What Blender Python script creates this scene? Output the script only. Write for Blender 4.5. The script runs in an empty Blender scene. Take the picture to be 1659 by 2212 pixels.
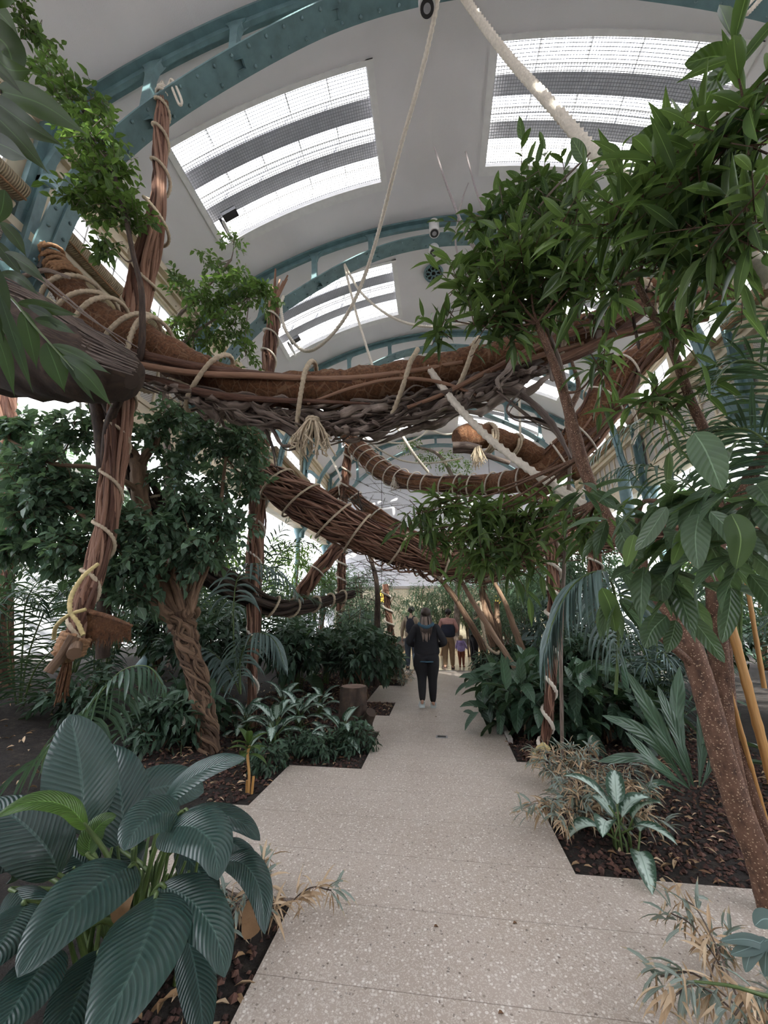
import bpy, math, random
import numpy as np
from mathutils import Vector, noise as mnoise
random.seed(7); rng = np.random.default_rng(11)
SC = bpy.context.scene; COL = SC.collection
# ---------------------------------------------------------------- camera model
FPX = 825.0; PITCH = math.radians(15.0); YAW = math.radians(7.7); EYE = 1.55
CF = np.array([-math.sin(YAW)*math.cos(PITCH), math.cos(YAW)*math.cos(PITCH), math.sin(PITCH)])
CR = np.array([math.cos(YAW), math.sin(YAW), 0.0]); CU = np.cross(CR, CF); CC = np.array([0, 0, EYE])
def ray(u, v): return CF*FPX + CR*(u-829.5) - CU*(v-1106)
def at(u, v, Y):
    d = ray(u, v); return CC + d*(Y/d[1])
def ground(u, v, z=0.0):
    d = ray(u, v); return CC + d*((z-EYE)/d[2])
def mpp(p):  # metres per photo pixel at point p
    return float((np.array(p)-CC) @ CF)/FPX
def N3(a):
    a = np.asarray(a, float); return a/np.maximum(np.linalg.norm(a, axis=-1, keepdims=True), 1e-9)
# ---------------------------------------------------------------- geometry collector
class Geo:
    def __init__(s): s.v = []; s.q = []; s.t = []; s.uv = []; s.c = []; s.n = 0
    def add(s, v, quads=None, tris=None, uv=None, c=None):
        v = np.asarray(v, float).reshape(-1, 3); k = len(v)
        s.v.append(v)
        if quads is not None and len(quads): s.q.append(np.asarray(quads, np.int64).reshape(-1, 4)+s.n)
        if tris is not None and len(tris): s.t.append(np.asarray(tris, np.int64).reshape(-1, 3)+s.n)
        s.uv.append(np.zeros((k, 2)) if uv is None else np.asarray(uv, float).reshape(-1, 2))
        s.c.append(np.full(k, .5) if c is None else np.broadcast_to(np.asarray(c, float), (k,)).copy())
        s.n += k; return s
    def mesh(s, name, off=(0, 0, 0), smooth=True):
        me = bpy.data.meshes.new(name)
        if not s.n: return me
        v = np.concatenate(s.v)-np.asarray(off)
        q = np.concatenate(s.q) if s.q else np.zeros((0, 4), int); t = np.concatenate(s.t) if s.t else np.zeros((0, 3), int)
        me.vertices.add(len(v)); me.vertices.foreach_set('co', v.astype(np.float32).ravel())
        li = np.concatenate([q.ravel(), t.ravel()]).astype(np.int32)
        me.loops.add(len(li)); me.loops.foreach_set('vertex_index', li)
        st = np.concatenate([np.arange(len(q))*4, len(q)*4+np.arange(len(t))*3]).astype(np.int32)
        me.polygons.add(len(st)); me.polygons.foreach_set('loop_start', st)
        me.polygons.foreach_set('use_smooth', np.full(len(st), smooth))
        uvl = me.uv_layers.new(name='UVMap'); uv = np.concatenate(s.uv)[li]
        uvl.data.foreach_set('uv', uv.astype(np.float32).ravel())
        at_ = me.attributes.new('tint', 'FLOAT', 'POINT'); at_.data.foreach_set('value', np.concatenate(s.c).astype(np.float32))
        me.update(calc_edges=True); me.validate(); return me
    # --- primitives
    def box(s, c, d, rz=0, ry=0, rx=0, tint=.5, M=None):
        x, y, z = np.array(d)/2
        p = np.array([[a*x, b*y, e*z] for a in (-1, 1) for b in (-1, 1) for e in (-1, 1)])
        if rx: cs, sn = math.cos(rx), math.sin(rx); p = p @ np.array([[1, 0, 0], [0, cs, sn], [0, -sn, cs]])
        if ry: cs, sn = math.cos(ry), math.sin(ry); p = p @ np.array([[cs, 0, -sn], [0, 1, 0], [sn, 0, cs]])
        if rz: cs, sn = math.cos(rz), math.sin(rz); p = p @ np.array([[cs, sn, 0], [-sn, cs, 0], [0, 0, 1]])
        if M is not None: p = p @ M
        p = p+np.array(c)
        f = [[0, 1, 3, 2], [4, 6, 7, 5], [0, 4, 5, 1], [2, 3, 7, 6], [0, 2, 6, 4], [1, 5, 7, 3]]
        for k in f:   # separate verts give crisp edges
            s.add(p[k], [[0, 1, 2, 3]], uv=[[0, 0], [0, 1], [1, 1], [1, 0]], c=tint)
        return s
    def bar(s, a, b, w, h, up=(0, 0, 1), tint=.5):
        a, b = np.array(a, float), np.array(b, float); d = b-a; L = np.linalg.norm(d); d /= L
        x = N3(np.cross(d, up)); z = np.cross(x, d)
        return s.box((a+b)/2, (w, L, h), M=np.array([x, d, z]), tint=tint)
    def tube(s, pts, r, sides=8, cap=True, lobes=0, amp=0., pitch=1., tint=.5, rough=0., flat=1.):
        P = np.asarray(pts, float); n = len(P); r = np.broadcast_to(np.asarray(r, float), (n,))
        T = np.gradient(P, axis=0); T = N3(T)
        a = np.array([0, 0, 1.]) if abs(T[0, 2]) < .9 else np.array([1., 0, 0])
        X = np.zeros((n, 3)); x = N3(np.cross(T[0], a))
        for i in range(n):
            x = x-T[i]*(x@T[i]); x = x/max(np.linalg.norm(x), 1e-9); X[i] = x
        Yv = np.cross(T, X); th = np.linspace(0, 2*math.pi, sides, endpoint=False)
        L = np.concatenate([[0], np.cumsum(np.linalg.norm(np.diff(P, axis=0), axis=1))])
        rr = r[:, None]*np.ones((n, sides))
        if lobes: rr = rr*(1+amp*np.cos(lobes*(th[None]-2*math.pi*L[:, None]/pitch)))
        if rough: rr = rr*(1+rng.normal(0, rough, (n, sides)))
        V = P[:, None]+rr[..., None]*(np.cos(th)[None, :, None]*X[:, None]+flat*np.sin(th)[None, :, None]*Yv[:, None])
        i = np.arange(n-1)[:, None]*sides; j = np.arange(sides)[None]; k = (j+1) % sides
        F = np.stack([i+j, i+k, i+sides+k, i+sides+j], -1).reshape(-1, 4)
        uv = np.stack([np.broadcast_to(th/(2*math.pi), (n, sides)), np.broadcast_to(L[:, None], (n, sides))], -1)
        s.add(V, F, uv=uv, c=tint)
        if cap:
            for e, c0 in ((0, P[0]), (n-1, P[-1])):
                vv = np.vstack([V[e], c0[None]]); tr = [[a_, (a_+1) % sides, sides] if e else [(a_+1) % sides, a_, sides] for a_ in range(sides)]
                s.add(vv, tris=tr, c=tint, uv=np.tile([[.5, .5]], (sides+1, 1)))
        return s
    def rope(s, pts, r, sides=9, tint=.5, pitch=6.5):
        P = resample(pts, max(r*1.1, .012)); return s.tube(P, r, sides, lobes=3, amp=.27, pitch=r*pitch, tint=tint)
    def lathe(s, c, prof, sides=24, tint=.5):
        c = np.array(c, float); prof = np.array(prof, float)
        th = np.linspace(0, 2*math.pi, sides, endpoint=False)
        V = np.stack([c[0]+prof[:, :1]*np.cos(th), c[1]+prof[:, :1]*np.sin(th), c[2]+prof[:, 1:]+0*th], -1)
        n = len(prof); i = np.arange(n-1)[:, None]*sides; j = np.arange(sides)[None]; k = (j+1) % sides
        return s.add(V, np.stack([i+j, i+k, i+sides+k, i+sides+j], -1).reshape(-1, 4), c=tint)
    def blob(s, c, rad, rough=.1, nu=16, nv=10, tint=.5, freq=2.):
        c = np.array(c, float); rad = np.broadcast_to(np.array(rad, float), (3,))
        th = np.linspace(0, 2*math.pi, nu, endpoint=False); ph = np.linspace(0, math.pi, nv)
        D = np.stack([np.sin(ph)[:, None]*np.cos(th), np.sin(ph)[:, None]*np.sin(th), np.cos(ph)[:, None]+0*th], -1)
        k = np.array([1+rough*mnoise.noise(Vector((d*freq+c*3.1).tolist())) for d in D.reshape(-1, 3)]).reshape(nv, nu, 1)
        V = c+D*rad*k; i = np.arange(nv-1)[:, None]*nu; j = np.arange(nu)[None]; q = (j+1) % nu
        return s.add(V, np.stack([i+j, i+nu+j, i+nu+q, i+q], -1).reshape(-1, 4), c=tint)
    def panel(s, f, A, B, t0, t1, hole=None, tint=.5):
        """sheet with holes: f(a,b,t)->xyz over breakpoints A,B, thickness t0..t1"""
        na, nb = len(A)-1, len(B)-1
        am = (np.array(A[1:])+A[:-1])/2; bm = (np.array(B[1:])+B[:-1])/2
        S = np.array([[not (hole and hole(a, b)) for b in bm] for a in am])
        g = np.array([[[f(a, b, t) for t in (t0, t1)] for b in B] for a in A])
        def Q(p): s.add(np.array(p), [[0, 1, 2, 3]], c=tint)
        V = g.reshape(-1, 3); idx = lambda i, j, t: (i*(nb+1)+j)*2+t
        F = []
        for i in range(na):
            for j in range(nb):
                if not S[i, j]: continue
                F.append([idx(i, j, 0), idx(i+1, j, 0), idx(i+1, j+1, 0), idx(i, j+1, 0)])
                F.append([idx(i, j, 1), idx(i, j+1, 1), idx(i+1, j+1, 1), idx(i+1, j, 1)])
                for (di, dj, a_, b_) in ((-1, 0, (i, j), (i, j+1)), (1, 0, (i+1, j), (i+1, j+1)), (0, -1, (i, j), (i+1, j)), (0, 1, (i, j+1), (i+1, j+1))):
                    ii, jj = i+di, j+dj
                    if not (0 <= ii < na and 0 <= jj < nb) or not S[ii, jj]:
                        Q([g[a_][0], g[b_][0], g[b_][1], g[a_][1]])
        s.add(V, F, c=tint); return s
def resample(pts, step):
    P = smooth(pts); L = np.concatenate([[0], np.cumsum(np.linalg.norm(np.diff(P, axis=0), axis=1))])
    n = max(2, int(L[-1]/step)+1); t = np.linspace(0, L[-1], n)
    return np.stack([np.interp(t, L, P[:, k]) for k in range(3)], -1)
def smooth(pts, per=8):
    """Catmull-Rom through points"""
    P = np.asarray(pts, float)
    if len(P) < 3: return np.array([P[0]+(P[-1]-P[0])*t for t in np.linspace(0, 1, per+1)])
    E = np.vstack([2*P[0]-P[1], P, 2*P[-1]-P[-2]]); out = []
    for i in range(1, len(E)-2):
        a, b, c, d = E[i-1], E[i], E[i+1], E[i+2]
        for t in np.linspace(0, 1, per, endpoint=False):
            out.append(.5*((2*b)+(-a+c)*t+(2*a-5*b+4*c-d)*t*t+(-a+3*b-3*c+d)*t**3))
    out.append(P[-1]); return np.array(out)
def lerpcurve(P, t):
    P = np.asarray(P); L = np.concatenate([[0], np.cumsum(np.linalg.norm(np.diff(P, axis=0), axis=1))]); L = L/L[-1]
    return np.stack([np.interp(t, L, P[:, k]) for k in range(3)], -1)
def frames(P):
    T = N3(np.gradient(P, axis=0)); up = np.array([0, 0, 1.]) if abs(T[:, 2]).max() < .9 else np.array([.3, 1., 0])
    X = N3(np.cross(T, up)); return T, X, np.cross(X, T)
# ---------------------------------------------------------------- leaves
def prof(kind, t):
    if kind == 'lance': return np.sin(np.pi*np.clip(t, 0, 1)**.8)**.8*(1-t**6)
    if kind == 'ell': return np.sin(np.pi*np.clip(t, 0, 1)**.78)**.62
    if kind == 'oval': return np.sin(np.pi*np.clip(t, 0, 1)**.62)**.75
    if kind == 'strap': return np.minimum(1, t*9+.35)*np.clip((1-t)*3.2, 0, 1)**.7
    if kind == 'spoon': return np.sin(np.pi*np.clip(t, 0, 1)**1.55)**.75*.95+.05*(1-t)
    if kind == 'heart': return np.sin(np.pi*(np.clip(t, 0, 1)*.93+.07)**.55)**.8
def leaves(G, B, D, Nn, L, W, kind='lance', droop=.5, fold=.15, nl=4, nw=2, tint=None, wave=0., pet=.06):
    """vectorised leaves. B base, D direction, Nn normal hint, L length, W width"""
    B = np.asarray(B, float); n = len(B)
    if n == 0: return
    D = N3(D); L = np.broadcast_to(np.asarray(L, float), (n,)); W = np.broadcast_to(np.asarray(W, float), (n,))
    droop = np.broadcast_to(np.asarray(droop, float), (n,))
    ts = np.linspace(0, 1, nl+1); P = np.zeros((n, nl+1, 3)); Dd = np.zeros_like(P); P[:, 0] = B; d = D.copy(); Dd[:, 0] = d
    for i in range(nl):
        d = N3(d+np.array([0, 0, -1.])*(droop/nl)[:, None]); P[:, i+1] = P[:, i]+d*(L/nl)[:, None]; Dd[:, i+1] = d
    X = N3(np.cross(Dd, np.broadcast_to(np.asarray(Nn, float), (n, 3))[:, None]+1e-4)); Z = np.cross(X, Dd)
    w = prof(kind, ts); w[0] = max(w[0], pet); w[-1] = min(w[-1], .03)
    s = np.linspace(-1, 1, nw+1)
    hw = (W/2)[:, None, None]*w[None, :, None]*s[None, None]
    zz = np.abs(hw)*fold*2
    if wave: zz = zz+wave*(W[:, None, None])*np.sin(ts[None, :, None]*19+s[None, None]*2+rng.random((n, 1, 1))*6)*np.abs(s)[None, None]*w[None, :, None]
    V = P[:, :, None]+X[:, :, None]*hw[..., None]+Z[:, :, None]*zz[..., None]
    m = (nl+1)*(nw+1); i = np.arange(nl)[:, None]*(nw+1); j = np.arange(nw)[None]
    F = np.stack([i+j, i+j+1, i+nw+1+j+1, i+nw+1+j], -1).reshape(-1, 4)
    FF = (F[None]+(np.arange(n)*m)[:, None, None]).reshape(-1, 4)
    uv = np.stack(np.broadcast_arrays((s*.5+.5)[None, :], ts[:, None]), -1)
    uv = np.broadcast_to(uv, (n,)+uv.shape).reshape(-1, 2)
    tt = rng.random(n) if tint is None else np.broadcast_to(np.asarray(tint, float), (n,))
    G.add(V.reshape(-1, 3), FF, uv=uv, c=np.repeat(tt, m))
def blade(G, pts, width, nrm, kind='ell', fold=.2, nl=16, nw=8, tint=.5, wave=0.02, curl=0.):
    """one big leaf along a curve, nrm = direction its upper face looks at"""
    P = lerpcurve(smooth(pts), np.linspace(0, 1, nl+1)); T = N3(np.gradient(P, axis=0))
    X = N3(np.cross(T, np.asarray(nrm, float))); Z = np.cross(X, T)
    ts = np.linspace(0, 1, nl+1); w = prof(kind, ts); w[0] = .05; w[-1] = .01; s = np.linspace(-1, 1, nw+1); ph = rng.random()*6
    hw = width/2*w[:, None]*s[None]
    zz = np.abs(hw)*fold-(np.abs(s)[None]**3)*curl*width*w[:, None]+wave*width*np.sin(ts[:, None]*17+ph+s[None]*1.5)*np.abs(s)[None]*w[:, None]
    V = P[:, None]+X[:, None]*hw[..., None]+Z[:, None]*zz[..., None]
    i = np.arange(nl)[:, None]*(nw+1); j = np.arange(nw)[None]
    F = np.stack([i+j, i+j+1, i+nw+1+j+1, i+nw+1+j], -1).reshape(-1, 4)
    uv = np.stack(np.broadcast_arrays((s*.5+.5)[None, :], ts[:, None]), -1)
    G.add(V.reshape(-1, 3), F, uv=uv.reshape(-1, 2), c=tint)
def twigs(GL, GW, O, D, L, nleaf, ll, lw, kind='lance', droop=.25, ldroop=.6, r=.005, fold=.2, nl=4, nw=2, tint=None, spread=.9, tipup=0., lsz=.25):
    O = np.asarray(O, float); n = len(O)
    if not n: return
    D = N3(D); L = np.broadcast_to(np.asarray(L, float), (n,))
    K = nleaf; t = (np.arange(K)+1)/K; Z = np.array([0, 0, -1.])
    P = O[:, None]+D[:, None]*(L[:, None]*t)[..., None]+Z*(L[:, None]*droop*t**2)[..., None]
    side = N3(np.cross(D, rng.normal(0, 1, (n, 3)))); side2 = np.cross(D, side)
    ang = np.arange(K)*2.4+0.0
    S = side[:, None]*np.cos(ang)[None, :, None]+side2[:, None]*np.sin(ang)[None, :, None]
    LD = N3(D[:, None]*(.55+.6*t**2)[None, :, None]+S*spread+Z*(.25-tipup)+rng.normal(0, .18, (n, K, 3)))
    Nn = N3(np.array([0, 0, 1.])+rng.normal(0, .35, (n, K, 3)))
    sz = 1+rng.normal(0, lsz, (n, K)); sz = np.clip(sz, .45, 1.6)
    tt = None if tint is None else np.clip(np.repeat(np.broadcast_to(tint, (n,)), K)+rng.normal(0, .13, n*K), 0, 1)
    leaves(GL, P.reshape(-1, 3), LD.reshape(-1, 3), Nn.reshape(-1, 3), (ll*sz).ravel(), (lw*sz).ravel(), kind, ldroop, fold, nl, nw, tt)
    if GW is not None:
        for i in range(n):
            c = np.vstack([O[i], P[i, K//2], P[i, -1]]); GW.tube(c, [r, r*.8, r*.4], 4, cap=False, tint=.4)
def ellip(n, c, rad, shell=.4):
    d = N3(rng.normal(0, 1, (n, 3))); rr = (shell+(1-shell)*rng.random((n, 1)))**.6
    return np.asarray(c)+d*rr*np.asarray(rad), d
# ---------------------------------------------------------------- objects
def M2(o): return o
def obj(name, g, mat, parent=None, smooth=True, label=None, kind=None):
    off = np.zeros(3); p = parent
    while p is not None: off = off+np.array(p.location); p = p.parent
    me = g.mesh(name, off, smooth) if isinstance(g, Geo) else g
    o = bpy.data.objects.new(name, me); COL.objects.link(o)
    if mat is not None: me.materials.append(mat)
    if parent is not None: o.parent = parent
    if label: o['label'] = label
    if kind: o['kind'] = kind
    return o
def thing(name, label, cat, loc=(0, 0, 0), group=None):
    o = bpy.data.objects.new(name, None); COL.objects.link(o); o.empty_display_size = .1
    o.location = [float(x) for x in loc]; o['label'] = label; o['category'] = cat
    if group: o['group'] = group
    return o
def tag(o, label, cat, group=None, kind=None):
    o['label'] = label; o['category'] = cat
    if group: o['group'] = group
    if kind: o['kind'] = kind
    return o
def struct(name, g, mat, parent=None, smooth=False):
    o = obj(name, g, mat, parent, smooth)
    if parent is None: o['kind'] = 'structure'
    return o
def dup(root, loc, rz=0, scale=1., label=None, group=None):
    r = root.copy(); COL.objects.link(r); r.location = [float(x) for x in loc]; r.rotation_euler = (0, 0, rz); r.scale = (scale,)*3
    if label: r['label'] = label
    if group: r['group'] = group
    for ch in list(root.children):
        c = ch.copy(); COL.objects.link(c); c.parent = r
        for g in ch.children:
            d = g.copy(); COL.objects.link(d); d.parent = c
    return r
# ---------------------------------------------------------------- materials
class NT:
    def __init__(s, name):
        s.m = bpy.data.materials.new(name); s.m.use_nodes = True; s.t = s.m.node_tree; s.t.nodes.clear()
        s.out = s.t.nodes.new('ShaderNodeOutputMaterial'); s.co = None
    def n(s, typ, **k):
        x = s.t.nodes.new('ShaderNode'+typ)
        for a, b in k.items():
            if a in x.inputs.keys(): s.set(x.inputs[a], b)
            else: setattr(x, a, b)
        return x
    def set(s, i, b):
        if isinstance(b, bpy.types.NodeSocket): s.t.links.new(b, i)
        elif isinstance(b, (tuple, list)) and len(b) == 3 and i.type == 'RGBA': i.default_value = (*b, 1)
        else: i.default_value = b
    def coord(s, which='Object'):
        if s.co is None: s.co = s.n('TexCoord')
        return s.co.outputs[which]
    def math(s, op, a, b=0.):
        x = s.n('Math', operation=op); s.set(x.inputs[0], a); s.set(x.inputs[1], b); return x.outputs[0]
    def noise(s, scale=5., detail=3., rough=.5, vec=None):
        return s.n('TexNoise', Vector=vec or s.coord(), Scale=scale, Detail=detail, Roughness=rough).outputs['Fac']
    def ramp(s, f, stops):
        r = s.n('ValToRGB'); e = r.color_ramp.elements
        while len(e) < len(stops): e.new(.5)
        for k, (p, c) in zip(e, stops): k.position = p; k.color = (*c, 1) if len(c) == 3 else c
        s.set(r.inputs[0], f); return r.outputs[0]
    def mix(s, f, a, b, mode='MIX'):
        x = s.n('Mix', data_type='RGBA', blend_type=mode); s.set(x.inputs[0], f); s.set(x.inputs[6], a); s.set(x.inputs[7], b); return x.outputs[2]
    def scale(s, vec, sc):
        return s.n('Mapping', Vector=vec, Scale=sc).outputs[0]
    def bump(s, h, strength=.3, dist=.02):
        return s.n('Bump', Height=h, Strength=strength, Distance=dist).outputs[0]
    def bsdf(s, col, rough=.6, normal=None, **k):
        b = s.n('BsdfPrincipled'); s.set(b.inputs['Base Color'], col); s.set(b.inputs['Roughness'], rough)
        if normal is not None: s.set(b.inputs['Normal'], normal)
        for a, v in k.items(): s.set(b.inputs[a.replace('_', ' ')], v)
        return b.outputs[0]
    def done(s, sh): s.t.links.new(sh, s.out.inputs[0]); return s.m
MT = {}
def simple(name, col, rough=.6, var=.12, nscale=8., bump=0., bscale=30., **k):
    t = NT(name); a = tuple(c*(1-var) for c in col); b = tuple(min(1, c*(1+var)) for c in col)
    c = t.ramp(t.noise(nscale, 4), [(.3, a), (.7, b)])
    nm = t.bump(t.noise(bscale, 4), bump, .02) if bump else None
    MT[name] = t.done(t.bsdf(c, rough, nm, **k)); return MT[name]
def leafmat(name, c0, c1, rough=.38, trans=.25, vein=0, veincol=None, veinbump=.5, spec=.5, edge=None, patch=None, veinmix=.12):
    """c0/c1: darkest and lightest leaf of the plant; vein: number of side veins along the blade"""
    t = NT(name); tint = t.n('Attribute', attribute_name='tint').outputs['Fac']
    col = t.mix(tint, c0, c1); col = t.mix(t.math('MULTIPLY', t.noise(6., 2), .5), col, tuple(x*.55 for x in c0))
    uv = t.coord('UV'); sp = t.n('SeparateXYZ', Vector=uv); u = sp.outputs[0]; v = sp.outputs[1]
    au = t.math('ABSOLUTE', t.math('SUBTRACT', u, .5)); mid = t.math('LESS_THAN', au, .022)
    nm = None
    if vein:
        ph = t.math('MULTIPLY', t.math('SUBTRACT', v, t.math('MULTIPLY', au, .45)), vein*6.283)
        w = t.math('MULTIPLY', t.math('ADD', t.math('SINE', ph), 1.), .5); w2 = t.math('POWER', w, 6.)
        if patch is None: col = t.mix(t.math('MULTIPLY', w2, veinmix), col, veincol or tuple(min(1, x*1.9+.01) for x in c1))
        nm = t.bump(w, veinbump, .012)
    if patch is not None:   # silvery variegation following the side veins
        k = t.math('SUBTRACT', .43, au)
        z = t.math('ADD', t.math('MULTIPLY', k, 2.6), t.math('MULTIPLY', t.math('SINE', ph), .10))
        z = t.math('ADD', z, t.math('MULTIPLY', t.math('SUBTRACT', t.noise(40., 3), .5), 1.4))
        f = t.ramp(z, [(.22, (0, 0, 0)), (.75, (1, 1, 1))]); col = t.mix(f, col, patch)
    col = t.mix(t.math('MULTIPLY', mid, .55), col, veincol or tuple(min(1, x*2.2+.02) for x in c1))
    if edge is not None:
        f = t.ramp(t.math('ADD', v, t.math('MULTIPLY', t.noise(9.), .5)), [(.95, (0, 0, 0)), (1.12, (1, 1, 1))]); col = t.mix(f, col, edge)
    b = t.bsdf(col, rough, nm, Specular_IOR_Level=spec)
    tr = t.n('BsdfTranslucent', Color=t.mix(.22, col, (.35, .55, .06), 'MIX')); mx = t.n('MixShader', Fac=trans)
    t.t.links.new(b, mx.inputs[1]); t.t.links.new(tr.outputs[0], mx.inputs[2])
    MT[name] = t.done(mx.outputs[0]); return MT[name]
EXPO = 2.85
# ================================================================ materials
simple('plaster', (.76, .74, .74), .92, .03, 1.2, .12, 60.)
simple('plaster_white', (.88, .89, .94), .9, .03, 1.5, .1, 40.)
simple('teal', (.132, .222, .235), .45, .2, 5., .15, 60.)
simple('cream', (.66, .57, .42), .55, .09, 3., .1, 50.)
simple('cream_dark', (.50, .42, .30), .6, .12, 3., .15, 50.)
simple('white_paint', (.78, .77, .75), .4, .05)
simple('grey_metal', (.32, .32, .33), .45, .1, 6.)
simple('dark_metal', (.03, .03, .032), .4, .2)
simple('lamp_white', (.75, .74, .72), .35, .03)
simple('stone', (.42, .39, .35), .85, .12, 9., .3, 40.)
simple('brick_cream', (.72, .66, .50), .35, .06, 5.)
simple('dark_tile', (.07, .07, .075), .3, .1)
t = NT('glass'); g = t.n('BsdfGlossy', Color=(.9, .95, 1.), Roughness=.03); tr = t.n('BsdfTransparent', Color=(.90, .95, .98)); mx = t.n('MixShader', Fac=.06)
t.t.links.new(tr.outputs[0], mx.inputs[1]); t.t.links.new(g.outputs[0], mx.inputs[2]); MT['glass'] = t.done(mx.outputs[0])
def netting(name, cell, wire, col=(.25, .26, .27)):
    t = NT(name); uv = t.n('SeparateXYZ', Vector=t.coord('UV'))
    f = []
    for k in (0, 1):
        m = t.math('ABSOLUTE', t.math('SUBTRACT', t.math('FRACT', t.math('DIVIDE', uv.outputs[k], cell)), .5)); f.append(t.math('LESS_THAN', m, wire/cell/2))
    b = t.bsdf(col, .6); tr = t.n('BsdfTransparent'); mx = t.n('MixShader', Fac=t.math('MAXIMUM', f[0], f[1]))
    t.t.links.new(tr.outputs[0], mx.inputs[1]); t.t.links.new(b, mx.inputs[2]); MT[name] = t.done(mx.outputs[0])
netting('bird_netting', .05, .010, (.20, .21, .22))
# terrazzo
t = NT('terrazzo'); co = t.coord()
base = t.ramp(t.noise(1.3, 4), [(.3, (.42, .35, .29)), (.7, (.50, .425, .36))])
stain = t.ramp(t.noise(.55, 5, .65), [(.52, (0, 0, 0)), (.75, (1, 1, 1))]); base = t.mix(t.math('MULTIPLY', stain, .35), base, (.37, .28, .185))
v1 = t.n('TexVoronoi', Vector=co, Scale=62.); cc = t.n('SeparateColor', Color=v1.outputs['Color'])
chip = t.math('MULTIPLY', t.math('LESS_THAN', v1.outputs['Distance'], .42), t.math('GREATER_THAN', cc.outputs[0], .45))
chc = t.ramp(cc.outputs[1], [(0., (.10, .075, .06)), (.2, (.40, .33, .26)), (.5, (.62, .56, .50)), (1., (.90, .86, .80))])
col = t.mix(t.math('MULTIPLY', chip, .8), base, chc)
v2 = t.n('TexVoronoi', Vector=co, Scale=190.); c2 = t.n('SeparateColor', Color=v2.outputs['Color'])
col = t.mix(t.math('MULTIPLY', t.math('GREATER_THAN', c2.outputs[0], .7), .5), col, (.70, .65, .58))
sp = t.n('SeparateXYZ', Vector=co)
j = t.math('ABSOLUTE', t.math('SUBTRACT', t.math('FRACT', t.math('DIVIDE', t.math('SUBTRACT', sp.outputs[1], 2.5575), .472)), .5))
jl = t.math('GREATER_THAN', j, .4955); col = t.mix(t.math('MULTIPLY', jl, .6), col, (.12, .09, .06))
MT['terrazzo'] = t.done(t.bsdf(col, t.ramp(t.noise(3.), [(.3, (.33,)*3), (.7, (.5,)*3)]), t.bump(t.noise(60., 2), .04, .01)))
simple('floor_far', (.42, .38, .29), .16, .06, 2.)
# soil, mulch
t = NT('soil'); col = t.ramp(t.noise(14., 6, .7), [(.3, (.010, .008, .007)), (.6, (.035, .026, .02)), (.78, (.10, .075, .055))])
MT['soil'] = t.done(t.bsdf(col, .95, t.bump(t.noise(22., 6, .7), 1., .05)))
t = NT('mulch'); tint = t.n('Attribute', attribute_name='tint').outputs['Fac']
MT['mulch'] = t.done(t.bsdf(t.ramp(tint, [(0, (.022, .011, .009)), (.6, (.075, .035, .027)), (1., (.14, .07, .05))]), .9, t.bump(t.noise(60., 4), .8, .01)))
t = NT('dry_leaf'); tint = t.n('Attribute', attribute_name='tint').outputs['Fac']
MT['dry_leaf'] = t.done(t.bsdf(t.ramp(tint, [(0, (.12, .055, .025)), (.5, (.32, .20, .10)), (1., (.62, .48, .32))]), .8, t.bump(t.noise(30.), .4, .01)))
# panels with perforated mesh look and ribbed rolled blinds
t = NT('perforated'); uv = t.coord(); br = t.n('TexBrick', Vector=t.scale(uv, (1, 1, 1)), Scale=1.)
sy = t.n('SeparateXYZ', Vector=uv)
h = t.math('MULTIPLY', t.math('GREATER_THAN', t.math('FRACT', t.math('MULTIPLY', sy.outputs[2], 34.)), .5), t.math('GREATER_THAN', t.math('FRACT', t.math('ADD', t.math('MULTIPLY', sy.outputs[1], 17.), t.math('MULTIPLY', t.math('FLOOR', t.math('MULTIPLY', sy.outputs[2], 34.)), .5))), .35))
MT['perforated'] = t.done(t.bsdf(t.mix(h, (.60, .57, .52), (.20, .19, .18)), .5))
t = NT('blind_cloth'); sy = t.n('SeparateXYZ', Vector=t.coord('UV')); w = t.math('SINE', t.math('MULTIPLY', sy.outputs[1], 6.283/.028))
MT['blind_cloth'] = t.done(t.bsdf(t.mix(t.math('MULTIPLY', t.math('ADD', w, 1.), .5), (.27, .19, .11), (.52, .42, .27)), .6, t.bump(w, .7, .02)))
t = NT('tiles'); br = t.n('TexBrick', Vector=t.n('Mapping', Vector=t.coord(), Rotation=(math.pi/2, 0, 0)).outputs[0], Color1=(.74, .68, .50), Color2=(.68, .62, .46), Mortar=(.45, .40, .30), Scale=1.)
br.inputs['Mortar Size'].default_value = .008; br.inputs['Brick Width'].default_value = .24; br.inputs['Row Height'].default_value = .075
MT['tiles'] = t.done(t.bsdf(br.outputs['Color'], .28))
# barks, rope, coir
def bark(name, c0, c1, c2, rough=.85, sc=(30, 30, 3), bump=.8, dots=False):
    t = NT(name); uv = t.coord('UV'); vec = t.scale(uv, sc); n1 = t.noise(1., 5, .65, vec); tint = t.n('Attribute', attribute_name='tint').outputs['Fac']
    col = t.ramp(n1, [(.34, c0), (.5, c1), (.68, c2)]); col = t.mix(t.math('MULTIPLY', t.math('POWER', tint, 2.), .6), col, c2); col = t.mix(t.math('MULTIPLY', t.math('LESS_THAN', tint, .3), .55), col, c0)
    if dots:
        vo = t.n('TexVoronoi', Vector=t.scale(uv, (26, 80, 1)), Scale=1.); col = t.mix(t.math('MULTIPLY', t.math('LESS_THAN', vo.outputs['Distance'], .25), .75), col, (.50, .36, .24))
    MT[name] = t.done(t.bsdf(col, rough, t.bump(n1, bump, .015)))
bark('bark_red', (.035, .012, .008), (.20, .080, .046), (.58, .36, .25), sc=(26, 2.2, 1))
bark('bark_stick', (.05, .022, .016), (.19, .09, .055), (.42, .25, .16), sc=(12, 3, 1))
bark('bark_fig', (.035, .02, .013), (.15, .088, .052), (.32, .21, .135), sc=(12, 3, 1))
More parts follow.
